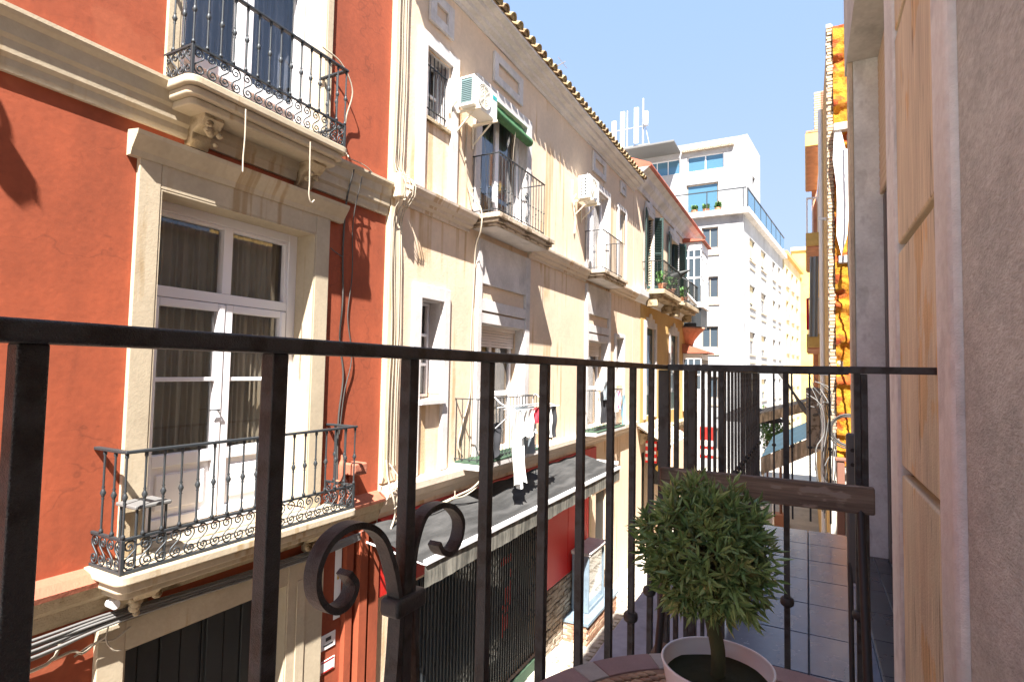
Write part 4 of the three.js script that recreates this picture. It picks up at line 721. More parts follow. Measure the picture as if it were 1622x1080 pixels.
// things on the long balcony
{
  const u = thing('folded_parasol', 'dark folded parasol leaning over the green-shuttered balcony rail', 'parasol');
  part(u, 'canopy', [new THREE.ConeGeometry(0.22, 0.75, 10).rotateX(1.2).translate(21.4, 9.75, 0.75)], m.iron); part(u, 'pole', rod([21.4, 9.9, 0.2], [21.4, 9.4, 1.1], 0.02), m.ironGrey);
  for (const [a, lab] of [[19.3, 'terracotta pot of shrub by the first green shutter'], [20.7, 'terracotta pot with leafy plant at the balcony gap'], [23.1, 'terracotta pot with dark plant by the second shutters']]) {
    const p = thing('potted_plant', lab, 'potted plant');
    part(p, 'pot', lathe([[0, 0], [0.11, 0], [0.15, 0.24], [0.165, 0.25], [0.165, 0.28], [0.13, 0.27], [0, 0.25]], 14).translate(a, 8.79, 0.5), m.terracotta);
    const l = []; for (let i = 0; i < 90; i++) { const q = new THREE.PlaneGeometry(0.05, 0.13); q.rotateX(rr(-1.3, 1.3)); q.rotateY(rr(0, 6.28)); const r = 0.22 * Math.cbrt(rnd()), t = rr(0, 6.28), h = rr(0, 0.4); q.translate(a + r * Math.cos(t), 9.1 + h, 0.5 + r * Math.sin(t)); l.push(q); }
    part(p, 'foliage', l, m.leafFar);
  }
  const c = thing('satellite_dish', 'grey satellite dish fixed to the balcony of the ochre building', 'dish');
  part(c, 'dish', lathe([[0, 0], [0.15, 0.02], [0.28, 0.08], [0.33, 0.13], [0.325, 0.135], [0.27, 0.09], [0.14, 0.03], [0, 0.012]], 20).rotateX(0.9).translate(22.0, 8.75, 0.95), m.whiteDull); part(c, 'arm', [rod([22.0, 8.75, 0.7], [22.0, 8.76, 0.95], 0.02), rod([22.0, 8.8, 0.98], [22.0, 9.0, 1.25], 0.012)], m.ironGrey);
}
// low cream awning and signs at the far shops
{
  const a = thing('small_awning', 'small cream fabric awning over the far shop door', 'awning');
  part(a, 'canopy', sheet(16, 6, (u, v) => [17.9 + 3.4 * u, 4.3 - 0.55 * v - 0.05 * Math.sin(v * 3.1), 0.03 + 1.0 * v], 0.01), m.beigeCloth); part(a, 'front_bar', R(17.9, 21.3, 3.68, 3.74, 1.0, 1.06, 0.01), m.alu);
  for (const u of [18.0, 21.2]) part(a, 'arm', rod([u, 4.2, 0.04], [u, 3.72, 1.0], 0.016), m.alu);
  const s = thing('hanging_sign', 'red and white striped vertical sign hanging outside the far shop', 'sign');
  part(s, 'board', R(18.6, 18.68, 3.0, 3.72, 0.12, 0.5, 0.015), m.redSign);
  for (const y of [3.08, 3.3, 3.54]) part(s, 'stripe', R(18.592, 18.599, y, y + 0.1, 0.13, 0.49, 0.002), m.paperWhite);
  part(s, 'bracket', rod([18.64, 3.76, 0], [18.64, 3.76, 0.55], 0.015), m.iron);
  const k = thing('sign_board', 'black board with round gold emblems beside the striped sign', 'sign');
  part(k, 'board', R(19.2, 19.28, 2.2, 3.66, 0.1, 0.75, 0.02), m.door); for (const y of [2.75, 3.25]) part(k, 'emblem', rod([19.185, y, 0.42], [19.2, y, 0.42], 0.1, 16), m.gold);
  const t = thing('shop_sign', 'red and white sign farther down the street under the bay', 'sign');
  part(t, 'board', R(26.3, 26.42, 2.2, 3.6, 0.6, 1.25, 0.02), m.redPaint); for (const y of [2.35, 2.75]) part(t, 'stripe', R(26.29, 26.299, y, y + 0.25, 0.64, 1.21, 0.002), m.paperWhite);
  const d = thing('market_parasol', 'large dark market parasol in front of the far shops', 'parasol');
  part(d, 'pole', rod([30, 0.02, 2.4], [30, 4.5, 2.4], 0.035), m.iron); part(d, 'canopy', [new THREE.ConeGeometry(1.7, 0.85, 8, 1, true).translate(30, 4.15, 2.4)], Object.assign(M([0.035, 0.03, 0.03], 0.9), { side: THREE.DoubleSide })); part(d, 'base', new THREE.CylinderGeometry(0.35, 0.4, 0.1, 16).translate(30, 0.06, 2.4), m.stoneTan);
}

// ============================================================ WHITE MODERN BUILDING
FR = ID;
{
  const b = thing('white_building', 'white modern apartment block with roof terrace and glass balustrade', 'building');
  const zf = -37.7, xc = -3.5;
  const frontM = new THREE.Matrix4().setPosition(0, 0, zf);
  const a = 5.9 * D, dir = V(Math.sin(a), 0, -Math.cos(a)), out = V(Math.cos(a), 0, Math.sin(a));
  const sideM = new THREE.Matrix4().makeBasis(dir, V(0, 1, 0), out).setPosition(xc, 0, zf);
  const fw = [], sw = [];
  for (let k = 0; k < 5; k++) { const y = 14.16 - 3.25 * k; if (y > 1) { fw.push([-6.05, -5.02, y, y + 1.38]); fw.push([-9.2, -8.0, y, y + 1.38]); } }
  for (let k = 0; k < 5; k++) { const y = 13.6 - 3.15 * k; if (y < 0.8) continue; for (const [s0, s1] of [[1.95, 3.75], [6.05, 8.05], [11, 12.4], [13.9, 15.1]]) sw.push([s0, s1, y, y + 1.5]); }
  FR = frontM; part(b, 'wall', facade(-14, xc, 0, 16.2, fw, 0.3), m.whiteWall);
  FR = sideM; part(b, 'wall', facade(0.0, 16.4, 0, 16.2, sw, 0.3), m.whiteWall);
  FR = frontM;
  for (const [x0, x1, y0, y1] of fw) { win(b, 'window', x0, x1, y0, y1, -0.12, { cols: 2, fw: 0.07, bar: 0.06, m: m.stoneTan2 }); part(b, 'window_sill', R(x0 - 0.05, x1 + 0.08, y0 - 0.5, y0 - 0.4, 0, 0.06, 0.01), m.stoneTan2); }
  FR = sideM;
  for (const [x0, x1, y0, y1] of sw) { win(b, 'window', x0, x1, y0, y1, -0.16, { cols: 2, fw: 0.07, bar: 0.06, m: m.stoneTan2 }); const bh = rr(0.15, 1.3); part(b, 'blind', R(x0 + 0.08, x1 - 0.08, y1 - bh, y1 - 0.03, -0.155, -0.135, 0.004), bh > 0.7 ? m.yellowPale : m.stoneTan2); part(b, 'window_sill', [R(x0 - 0.1, x1 + 0.1, y0 - 0.1, y0 - 0.002, -0.1, 0.08, 0.01), R(x0, x1, y0 - 0.6, y0 - 0.48, 0, 0.05, 0.01)], m.stoneTan2); }
  FR = ID;
  const poly = (pts, y0, y1) => { const g = new THREE.ExtrudeGeometry(shapeOf(pts.map(p => [p[0], -p[1]])), { depth: y1 - y0, bevelEnabled: false }); g.rotateX(-Math.PI / 2); g.translate(0, y0, 0); return g; };
  const P2 = (s, o = 0) => [xc + dir.x * s + out.x * o, zf + dir.z * s + out.z * o];
  part(b, 'core', poly([[-14, zf - 0.6], [xc - 0.7, zf - 0.6], P2(16.3, -0.6), [-14, zf - 17]], 0.02, 16.1), m.room);
  part(b, 'terrace_slab', poly([[-14, zf + 0.35], [xc + 0.35, zf + 0.35], P2(16.5, 0.35), [-14, zf - 17]], 16.2, 16.55), m.trim);
  // set-back top storey
  const t0 = -1.0;
  FR = new THREE.Matrix4().setPosition(0, 0, zf - 1.4);
  part(b, 'penthouse_wall', facade(-14, xc - 0.05, 16.55, 21.9, [[-7.25, -4.85, 19.9, 21.0], [-7.3, -5.2, 16.7, 19.0], [-10.2, -7.75, 19.9, 21.0]], 0.3), m.whiteWall);
  win(b, 'window', -7.25, -4.85, 19.9, 21.0, -0.15, { cols: 2, fw: 0.07, bar: 0.08, m: m.whiteDull, glass: m.glassBlue });
  win(b, 'window', -7.3, -5.2, 16.7, 19.0, -0.15, { cols: 1, fw: 0.09, m: m.stoneTan2, glass: m.glassBlue });
  win(b, 'window', -10.2, -7.75, 19.9, 21.0, -0.15, { cols: 3, fw: 0.07, bar: 0.06, m: m.whiteDull, glass: m.glassBlue });
  part(b, 'roof_canopy', [R(-11.2, -7.7, 21.35, 21.5, 0, 2.2, 0.03)], m.cableGrey);
  part(b, 'blind_box', [R(-7.6, -4.2, 21.25, 21.42, 0, 0.25, 0.03)], m.stoneTan);
  FR = ID;
  part(b, 'penthouse_core', poly([[-14, zf - 1.8], [xc - 0.4, zf - 1.8], P2(5.5, -0.35), [-14, zf - 8]], 16.6, 21.85), m.whiteWall);
  FR = sideM; part(b, 'penthouse_wall', [facade(1.35, 5.8, 16.55, 21.9, [[3.0, 3.8, 17.0, 19.6]], 0.3)], m.whiteWall); part(b, 'window', B(3.0, 3.8, 17, 19.6, -0.2, -0.15), m.glassFar);
  part(b, 'rear_penthouse', [B(5.85, 14, 16.6, 19.3, -4, -1.6)], m.whiteWall);
  // glass balustrade
  const panes = bunch(b, 'balustrade');
  for (let i = 0; i < 7; i++) { mesh('pane', B(0.1 + i * 2.2, 2.2 + i * 2.2, 16.62, 17.75, 0.24, 0.26), m.glassBlue, panes); mesh('post', B(0.02 + i * 2.2, 0.08 + i * 2.2, 16.55, 17.8, 0.22, 0.28), m.ironGrey, panes); }
  mesh('handrail', B(0, 15.5, 17.8, 17.86, 0.21, 0.29), m.ironGrey, panes);
  FR = frontM;
  for (let i = 0; i < 5; i++) mesh('post', B(xc - 0.02 - i * 2.2, xc + 0.04 - i * 2.2, 16.55, 17.8, 0.2, 0.26), m.ironGrey, panes);
  mesh('handrail', B(-13, xc + 0.2, 17.8, 17.86, 0.19, 0.27), m.ironGrey, panes);
  FR = ID;
}
for (let i = 0; i < 3; i++) {
  const x = -6.6 + i * 0.75, p = thing('potted_plant', ['potted terrace plant nearest the edge of the big window', 'potted terrace plant in the middle of the big window', 'potted terrace plant at the corner side of the big window'][i], 'potted plant', 'plants on the white terrace');
  part(p, 'pot', lathe([[0, 0], [0.16, 0], [0.22, 0.35], [0.2, 0.36], [0, 0.33]], 12).translate(x, 16.56, -38.2), m.terracotta);
  const l = []; for (let k = 0; k < 60; k++) { const q = new THREE.PlaneGeometry(0.1, 0.28); q.rotateX(rr(-1.3, 1.3)); q.rotateY(rr(0, 6.28)); const r = 0.2 * Math.cbrt(rnd()), t = rr(0, 6.28); q.translate(x + r * Math.cos(t), 17.0 + rr(-0.12, 0.2), -38.2 + r * Math.sin(t)); l.push(q); }
  part(p, 'foliage', l, m.leafFar);
}
{
  const a = thing('antenna_mast', 'cluster of tall white telecom panels on the roof', 'antenna');
  part(a, 'mast', [rod([-10.6, 21.6, -40], [-10.6, 26.3, -40], 0.09), rod([-11.8, 21.6, -40], [-11.8, 25.6, -40], 0.07), rod([-11.3, 21.6, -40.3], [-11.3, 25.9, -40.3], 0.05), rod([-12.6, 22.8, -40], [-10.2, 22.8, -40], 0.05), rod([-12.6, 24.2, -40], [-10.2, 24.2, -40], 0.05), rod([-10.6, 25.0, -40], [-9.9, 21.6, -40], 0.04)], m.silver);
  for (const [x, y0, y1] of [[-12.75, 22.4, 24.9], [-12.1, 22.6, 25.5], [-11.05, 22.9, 25.6], [-10.35, 24.2, 25.2]]) part(a, 'panel', R(x - 0.17, x + 0.17, y0, y1, -39.9, -39.7, 0.06, 2), m.white);
  part(a, 'base_frame', B(-13, -9.8, 20, 21.7, -42, -39.5), m.whiteDull);
  const w = thing('roof_aerial', 'thin white aerial pole standing on the tiled roof', 'antenna'); FR = LEFT;
  part(w, 'pole', rod([9.1, 12.3, -0.6], [9.1, 14.6, -0.6], 0.016), m.white); part(w, 'foot', R(9.04, 9.16, 12.3, 12.5, -0.66, -0.54, 0.01), m.white);
  const v = thing('tv_aerial', 'small television aerial with crossbars above the tiled eave', 'antenna');
  part(v, 'pole', rod([12.3, 12.4, -0.8], [12.3, 13.5, -0.8], 0.014), m.iron); part(v, 'elements', [rod([12.3, 13.3, -1.3], [12.3, 13.6, -0.3], 0.01), ...[0, 1, 2, 3, 4].map(i => rod([11.9 + i * 0.03, 13.3 + i * 0.07, -1.25 + i * 0.22], [12.7 - i * 0.03, 13.3 + i * 0.07, -1.25 + i * 0.22], 0.006))], m.silver);
  FR = ID;
}
// far yellow buildings closing the street
{
  const a = 5.9 * D, dir = V(Math.sin(a), 0, -Math.cos(a)), out = V(Math.cos(a), 0, Math.sin(a));
  const b = thing('far_building', 'pale yellow apartment house beyond the white block', 'building');
  const o = V(-3.5, 0, -37.7).addScaledVector(dir, 16.5);
  FR = new THREE.Matrix4().makeBasis(dir, V(0, 1, 0), out).setPosition(o.x + 0.1, 0, o.z);
  const h = []; for (let k = 0; k < 5; k++) for (const s of [1.2, 4.6, 8]) h.push([s, s + 1.5, 2 + k * 3, 3.7 + k * 3]);
  part(b, 'wall', facade(0, 11.5, 0, 16.6, h, 0.3), m.yellowPale); part(b, 'core', B(0.02, 11.4, 0.02, 16.5, -8, -0.5), m.yellowPale); part(b, 'cornice', R(-0.1, 11.6, 16.6, 16.95, -1, 0.3, 0.03), m.ochre);
  for (const w of h) { win(b, 'window', w[0], w[1], w[2], w[3], -0.14, { cols: 2, fw: 0.07, m: m.stoneTan2 }); part(b, 'window_sill', R(w[0] - 0.1, w[1] + 0.1, w[2] - 0.12, w[2] - 0.002, -0.1, 0.12, 0.01), m.stoneTan2); }
  FR = ID;
  const c = thing('end_building', 'bright yellow building closing the end of the street', 'building');
  part(c, 'wall', B(-1.3, 4, 0.02, 19.2, -74, -66), m.yellow); part(c, 'cornice', R(-1.45, 4, 19.2, 19.6, -74, -65.8, 0.05), m.yellowPale);
  for (let k = 0; k < 4; k++) { part(c, 'window', B(1.0, 2.0, 3 + k * 3.6, 5 + k * 3.6, -66, -65.97), m.glassFar); part(c, 'window_frame', [B(0.9, 1.0, 2.9 + k * 3.6, 5.1 + k * 3.6, -66, -65.93), B(2, 2.1, 2.9 + k * 3.6, 5.1 + k * 3.6, -66, -65.93)], m.white); }
}

// ============================================================ RIGHT-HAND BUILDING WITH FOAM-COVERED PARTY WALL
{
  const b = thing('foam_building', 'apartment house with orange sprayed foam party wall and brick quoins', 'building');
  const zf = -11.7, xf = 0.36;
  part(b, 'wall', [B(xf + 0.02, 8, 0.02, 12.45, -30, zf - 0.25), B(xf + 0.3, 8, 12.45, 12.6, -30, zf - 0.25)], m.ochre);
  // sprayed foam: lumpy relief in horizontal ridges
  part(b, 'foam_coat', [sheet(60, 170, (u, v) => { const x = 0.47 + 2.4 * u, y = 4.4 + 8.1 * v; const n = fbm(x * 0.21 + 3, y * 0.09, 16, 16, 4, 201), r = fbm(x * 0.11, y * 0.23 + 2, 18, 40, 3, 210); return [x, y, zf - 0.12 + 0.26 * n + 0.18 * r]; })], m.foam);
  part(b, 'rubble_edge', [sheet(8, 170, (u, v) => { const y = 0.03 + 12.4 * v; return [xf + 0.0 + 0.22 * u, y, zf - 0.08 + 0.14 * fbm(u * 0.4 + 2, y * 0.3, 12, 24, 4, 221)]; }), sheet(40, 60, (u, v) => { const x = xf + 0.2 + 2.4 * u, y = 0.03 + 4.6 * v; return [x, y, zf - 0.02 + 0.12 * fbm(x * 0.4, y * 0.3, 12, 12, 4, 231)]; }), B(xf + 0.01, 3, 0.02, 12.4, zf - 0.24, zf - 0.1)], m.rubble);
  // patches where the foam is missing
  part(b, 'bare_patch', [sheet(14, 20, (u, v) => { const t = 2 * Math.PI * u, r = v * (1 + 0.35 * Math.sin(3 * t + 1) + 0.2 * Math.sin(7 * t)); return [0.62 + 0.17 * r * Math.cos(t), 9.45 + 1.0 * r * Math.sin(t), zf + 0.19 + 0.03 * fbm(u, v, 8, 8, 3, 240)]; })], m.paperWhite);
  part(b, 'beam', R(xf + 0.1, 0.98, 10.45, 10.6, zf + 0.1, zf + 0.24, 0.02), m.mortar);
  part(b, 'beam', R(xf + 0.16, 0.95, 8.02, 8.16, zf + 0.1, zf + 0.22, 0.02), m.trim);
  // quoin bricks
  const q = part(b, 'brick_quoin', B(xf + 0.005, xf + 0.09, 0.1, 12.6, zf - 0.3, zf + 0.03), m.mortar);
  const bg = planar(prep(R(-0.05, 0.05, -0.026, 0.026, -0.11, 0.055, 0.006)));
  for (let i = 0; i < 120; i++) place(q, 'brick', bg, [m.brickTan, m.brickB, m.brickTan][i % 3], xf + 0.05 + (i % 2) * 0.018 + rr(-0.005, 0.005), 5.0 + i * 0.0632, zf + 0.0 + rr(-0.01, 0.012));
  // projecting balconies farther along
  for (let k = 0; k < 3; k++) {
    const y = 12.66 - k * 2.93, g = bunch(b, 'balcony');
    mesh('slab', [R(0.0, xf + 0.02, y, y + 0.38, -22.5, -18, 0.015)], m.yellow, g);
    mesh('soffit', [B(0.03, xf + 0.01, y - 0.05, y, -22.4, -18.05)], m.orangeCorbel, g);
    if (k) { mesh('handrail', [B(0.02, 0.06, y + 1.38, y + 1.43, -22.4, -18.05), B(0.06, xf, y + 1.38, y + 1.43, -18.1, -18.05)], m.white, g); for (let i = 0; i < 3; i++) mesh('bar', B(0.03 + i * 0.14, 0.055 + i * 0.14, y + 0.38, y + 1.38, -18.09, -18.065), m.white, g); for (let i = 1; i < 12; i++) mesh('bar', B(0.03, 0.055, y + 0.38, y + 1.38, -18.09 - i * 0.37, -18.065 - i * 0.37), m.white, g); }
  }
  part(b, 'rear_wall', B(0.2, xf, 3.5, 12.6, -22.45, -22.3), m.orangeCorbel);
  const sp = part(b, 'brick_stack', B(0.25, 0.58, 13.06, 14.25, -19, -18.05), m.brickTan);
  for (let i = 0; i < 17; i++) { part(sp, 'brick', R(0.24 + (i % 2) * 0.01, 0.41, 13.07 + i * 0.069, 13.13 + i * 0.069, -18.06, -18.03, 0.006), m.brickTan); part(sp, 'brick', R(0.42, 0.585, 13.07 + i * 0.069, 13.13 + i * 0.069, -18.06, -18.03, 0.006), m.brickC); }
  part(b, 'roof_edge', R(0.02, xf, 13.05, 13.12, -22.4, -18, 0.01), m.brickA);
  part(b, 'drain_pipe', [rod([0.27, 0.5, -12.2], [0.27, 11.2, -12.2], 0.045, 12)], m.pipe);
  for (const y of [3, 6, 9]) part(b, 'pipe_clip', R(0.22, xf, y, y + 0.05, -12.25, -12.15, 0.004), m.pipe);
}
{
  const b = thing('setback_building', 'low grey rendered building set back between the near house and the foam wall', 'building');
  part(b, 'wall', B(2.3, 9, 0.02, 9.0, -11.3, -4.05), m.ownGrey); part(b, 'roof_edge', R(2.2, 9, 9.0, 9.15, -11.3, -4.05, 0.02), m.mortar);
}
solo('grey_sheet', 'grey cloth hung from the second yellow balcony', 'cloth', sheet(10, 14, (u, v) => [0.10 + 0.22 * u - 0.04 * v, 9.4 - 2.3 * v, -17.95 + 0.03 * Math.sin(u * 12)], 0.01), m.clothGrey);
solo('red_cloth', 'red cloth hung on the lowest yellow balcony rail', 'cloth', sheet(8, 10, (u, v) => [0.0 + 0.07 * u, 8.2 - 0.9 * v, -17.98 + 0.02 * Math.sin(u * 9)], 0.01), m.clothRed);
solo('wall_cable', 'dark cable running up the foam-covered wall', 'cable', tube([[0.68, 10.3, -11.35], [0.70, 9, -11.32], [0.66, 8, -11.3], [0.74, 7, -11.32], [0.70, 6.2, -11.3], [0.84, 5.2, -11.3], [0.82, 4.4, -11.3]], 0.018), m.cableDark);
// utility cabinet and the cable mess beside it
{
  const c = thing('meter_cabinet', 'grey metal meter cabinet under tangled cables by the foam wall', 'cabinet');
  part(c, 'body', R(-0.02, 0.24, 4.55, 5.75, -13.1, -12.6, 0.02), m.cableGrey); part(c, 'door', R(0.0, 0.22, 4.6, 5.7, -12.6, -12.58, 0.004), m.stoneTan); part(c, 'bracket', B(0.2, 0.36, 4.8, 4.9, -12.9, -12.8), m.iron);
  const l = [];
  for (let i = 0; i < 20; i++) { const x = rr(0.1, 0.5), z = rr(-12.4, -11.5); l.push(tube([[x - 0.15, rr(5.4, 6.0), z], [x + rr(-0.1, 0.15), rr(5.3, 5.8), z + rr(-0.1, 0.1)], [x + rr(0, 0.15), rr(4.8, 5.2), z], [x + rr(-0.12, 0.1), rr(4.2, 4.7), z + 0.1], [x + rr(-0.05, 0.1), rr(3.4, 4), z]], rr(0.005, 0.011), 20, 5)); }
  solo('cable_tangle', 'tangle of grey and tan cables hanging by the foam wall', 'cable', l, m.cableGrey);
  const k = []; for (let i = 0; i < 5; i++) k.push(new THREE.TorusGeometry(0.24 + i * 0.012, 0.013, 6, 28).rotateY(rr(-0.25, 0.25)).translate(0.62 + rr(-0.02, 0.02), 5.05 + rr(-0.03, 0.03), -11.2));
  solo('cable_coil', 'dark coil of cable hanging on the rubble wall', 'cable', k, m.cableDark);
  const n = []; for (let i = 0; i < 4; i++) n.push(tube([[-0.55, 6.05 + i * 0.04, -13.5], [-0.3, 5.7, -13.3], [-0.05, 5.25 + i * 0.03, -12.9], [0.05, 5.2, -12.7], [0.3, 5.3, -12.3]], 0.025, 24, 6));
  solo('cable_bundle', 'black sagging cable bundle running into the meter cabinet', 'cable', n, m.cableDark);
  const t = thing('wooden_post', 'rusty brown post standing before the rubble wall', 'post'); part(t, 'post', R(0.44, 0.56, 0.02, 4.55, -11.2, -11.08, 0.02), m.brownPipe); part(t, 'cap', R(0.42, 0.58, 4.55, 4.6, -11.22, -11.06, 0.01), m.brownPipe);
}
// awnings and greenery down the street on the right
{
  const a = thing('blue_awning', 'bright blue awning with beige valance over the street terrace', 'awning');
  part(a, 'canopy', sheet(20, 8, (u, v) => [0.3 - 1.3 * u, 4.68 - 0.7 * u + 0.02 * Math.sin(v * 20), -15 - 5 * v], 0.02), m.blueTarp);
  part(a, 'valance', [sheet(30, 4, (u, v) => [0.3 - 1.3 * u, 4.66 - 0.7 * u - 0.4 * v, -14.98 + 0.02 * Math.sin(u * 40) * v], 0.01), sheet(30, 4, (u, v) => [-1.01 + 0.02 * Math.sin(u * 50) * v, 3.96 - 0.4 * v, -15 - 5 * u])], Object.assign(m.beigeCloth, { side: THREE.DoubleSide }));
  for (const z of [-15.1, -19.8]) part(a, 'post', rod([-0.97, 0.02, z], [-0.97, 3.96, z], 0.025), m.alu);
  const c = thing('terrace_awning', 'wide cream awning beyond the greenery', 'awning');
  part(c, 'canopy', sheet(20, 8, (u, v) => [0.34 - 2.3 * u, 5.0 - 0.75 * u - 0.05 * Math.sin(u * 3), -27 - 5 * v], 0.02), m.beigeCloth); part(c, 'valance', sheet(20, 3, (u, v) => [0.34 - 2.3 * u, 4.97 - 0.75 * u - 0.4 * v, -26.98], 0.01), m.beigeCloth); part(c, 'post', rod([-1.9, 0.02, -27.1], [-1.9, 4.25, -27.1], 0.03), m.alu);
  for (const [x, z, s, lab] of [[-0.95, -24.8, 0.75, 'leafy green tree in a planter behind the blue awning'], [-1.9, -33, 1.2, 'farther green tree beyond the cream awning']]) {
    const t = thing('street_tree', lab, 'tree');
    part(t, 'trunk', [rod([x, 0.4, z], [x, 3.0, z], 0.05), rod([x, 2.6, z], [x + 0.3, 3.5, z], 0.03), rod([x, 2.6, z], [x - 0.3, 3.4, z + 0.1], 0.03)], m.brownPipe);
    part(t, 'planter', R(x - 0.3, x + 0.3, 0.03, 0.5, z - 0.3, z + 0.3, 0.02), m.terracotta);
    const l = []; for (let k = 0; k < 900; k++) { const q = new THREE.PlaneGeometry(0.07, 0.14); q.rotateX(rr(-1.5, 1.5)); q.rotateY(rr(0, 6.28)); const r = s * Math.cbrt(rr(0.15, 1)) * (0.75 + 0.35 * Math.sin(k * 0.37)), th = rr(0, 6.28), ph = Math.acos(rr(-1, 1)); q.translate(x + r * Math.sin(ph) * Math.cos(th), 3.4 + 0.8 * r * Math.cos(ph), z + r * Math.sin(ph) * Math.sin(th)); l.push(q); }
    part(t, 'crown', l, m.leafFar);
  }
}
for (const [x, z, i] of [[-1.0, -21.2, 0], [-1.9, -24.2, 1], [-2.6, -21.5, 2]]) {
  const t = thing('cafe_table', ['small terrace table under the blue awning', 'small terrace table behind the blue awning', 'small terrace table out in the sunny street'][i], 'table', 'terrace tables in the street');
  part(t, 'table_top', new THREE.CylinderGeometry(0.35, 0.35, 0.03, 20).translate(x, 0.74, z), m.alu); part(t, 'leg', rod([x, 0.02, z], [x, 0.73, z], 0.03), m.ironGrey); part(t, 'base', new THREE.CylinderGeometry(0.22, 0.24, 0.03, 16).translate(x, 0.04, z), m.ironGrey);
}

// ============================================================ OUR OWN BUILDING: FACADE, BALCONY FLOOR
const XF = 0.22, FLOOR = 4.97;
{
  const b = thing('balcony_building', 'near building with tan grooved pilaster, grey rough wall and tiled balcony', 'building');
  // walls: rough grey near wall, pilaster, opening with lintel, far pier
  part(b, 'near_wall', [B(XF - 0.004, 0.9, 0.05, 15, -1.09, 6)], m.ownGrey);
  part(b, 'door_trim', [R(XF - 0.02, 0.6, FLOOR, 9.5, -1.215, -1.092, 0.02, 3)], m.ownPale);
  const pil = part(b, 'pilaster_core', B(XF + 0.03, 0.9, 0.05, 15, -1.80, -1.217), m.ownBeige);
  for (let k = -1; k < 7; k++) { const y = 5.165 + k * 0.59; part(pil, 'pilaster_block', R(XF, XF + 0.05, y + 0.011, y + 0.579, -1.795, -1.225, 0.007, 2), m.ownTan); }
  part(b, 'jamb_trim', R(XF - 0.008, 0.6, FLOOR, 9.5, -1.95, -1.802, 0.012, 2), m.ownPale);
  part(b, 'upper_wall', [B(XF + 0.006, 0.9, 7.9, 15, -4.02, -1.952)], m.ownSoffit);
  part(b, 'lower_wall', B(XF, 0.9, 0.05, FLOOR - 0.25, -3.95, -1.80), m.ownTan);
  part(b, 'pier', [B(XF + 0.04, 0.9, FLOOR, 7.9, -3.96, -3.84)], m.ownPale);
  part(b, 'pier_edge', R(XF + 0.014, XF + 0.0395, FLOOR, 7.899, -3.965, -3.835, 0.006), m.ownBeige);
  part(b, 'back_wall', B(0.9, 8, 0.05, 14.9, -4.0, 6), m.ownGrey);
  const sh = part(b, 'roller_shutter', [B(0.405, 0.43, 7.08, 7.9, -3.85, -1.95)], m.slat);
  for (let i = 0; i < 17; i++) part(sh, 'slat', R(0.385, 0.41, 7.065 + i * 0.049, 7.109 + i * 0.049, -3.84, -1.955, 0.008, 2), m.slat);
  const dr = part(b, 'balcony_door', [R(0.40, 0.45, FLOOR, 7.06, -3.83, -3.74), R(0.40, 0.45, FLOOR, 7.06, -2.04, -1.96), R(0.40, 0.45, FLOOR, 7.06, -2.99, -2.9), R(0.405, 0.445, FLOOR, FLOOR + 0.12, -3.74, -2.04)], m.greyBox);
  for (const [z0, z1] of [[-3.74, -2.99], [-2.9, -2.04]]) part(dr, 'pane', B(0.42, 0.426, FLOOR + 0.12, 7.05, z0, z1), m.glass);
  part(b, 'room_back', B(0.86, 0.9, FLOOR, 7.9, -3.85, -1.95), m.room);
  // balcony slab and cornice ledge
  part(b, 'balcony_slab', [B(-0.345, 0.9, FLOOR - 0.22, FLOOR - 0.012, -4.25, 3)], m.grout);
  part(b, 'ledge', [R(-0.70, -0.347, FLOOR - 0.12, FLOOR - 0.006, -4.27, 3, 0.012, 2), R(-0.6, -0.36, FLOOR - 0.3, FLOOR - 0.125, -4.2, 3, 0.03, 2)], m.ledge);
  const fl = bunch(b, 'balcony_floor');
  const p = 0.3355;
  const tg = [planar(prep(R(-p / 2 + 0.003, p / 2 - 0.003, -0.012, 0, -p / 2 + 0.003, p / 2 - 0.003, 0.002))), planar(prep(R(0.003, 0.218, -0.012, 0, -p / 2 + 0.003, p / 2 - 0.003, 0.002)))];
  const rows = []; for (let i = -6; i < 12; i++) rows.push(-2.59 + p / 2 - p * (i - 5.5 + 0.5) - p);
  for (let i = 0; i < 20; i++) { const z = -4.25 + p / 2 + 0.0 + i * p; if (z > 2) break; place(fl, 'floor_tile', tg[0], m.floorTile, -p / 2, FLOOR + rr(-0.0006, 0.0006), z); place(fl, 'floor_tile', tg[1], m.floorTile, 0, FLOOR + rr(-0.0006, 0.0006), z); }
  const th = part(b, 'threshold', B(XF + 0.002, 0.9, FLOOR - 0.22, FLOOR - 0.006, -3.84, -1.952), m.groutPale);
  for (let i = 0; i < 6; i++) { part(th, 'slate_tile', R(XF + 0.004, 0.325, FLOOR - 0.006, FLOOR + 0.004, -3.83 + i * 0.297, -3.537 + i * 0.297, 0.002), m.slate); part(th, 'slate_tile', R(0.329, 0.4, FLOOR - 0.006, FLOOR + 0.004, -3.83 + i * 0.297, -3.537 + i * 0.297, 0.002), m.slate); }
}
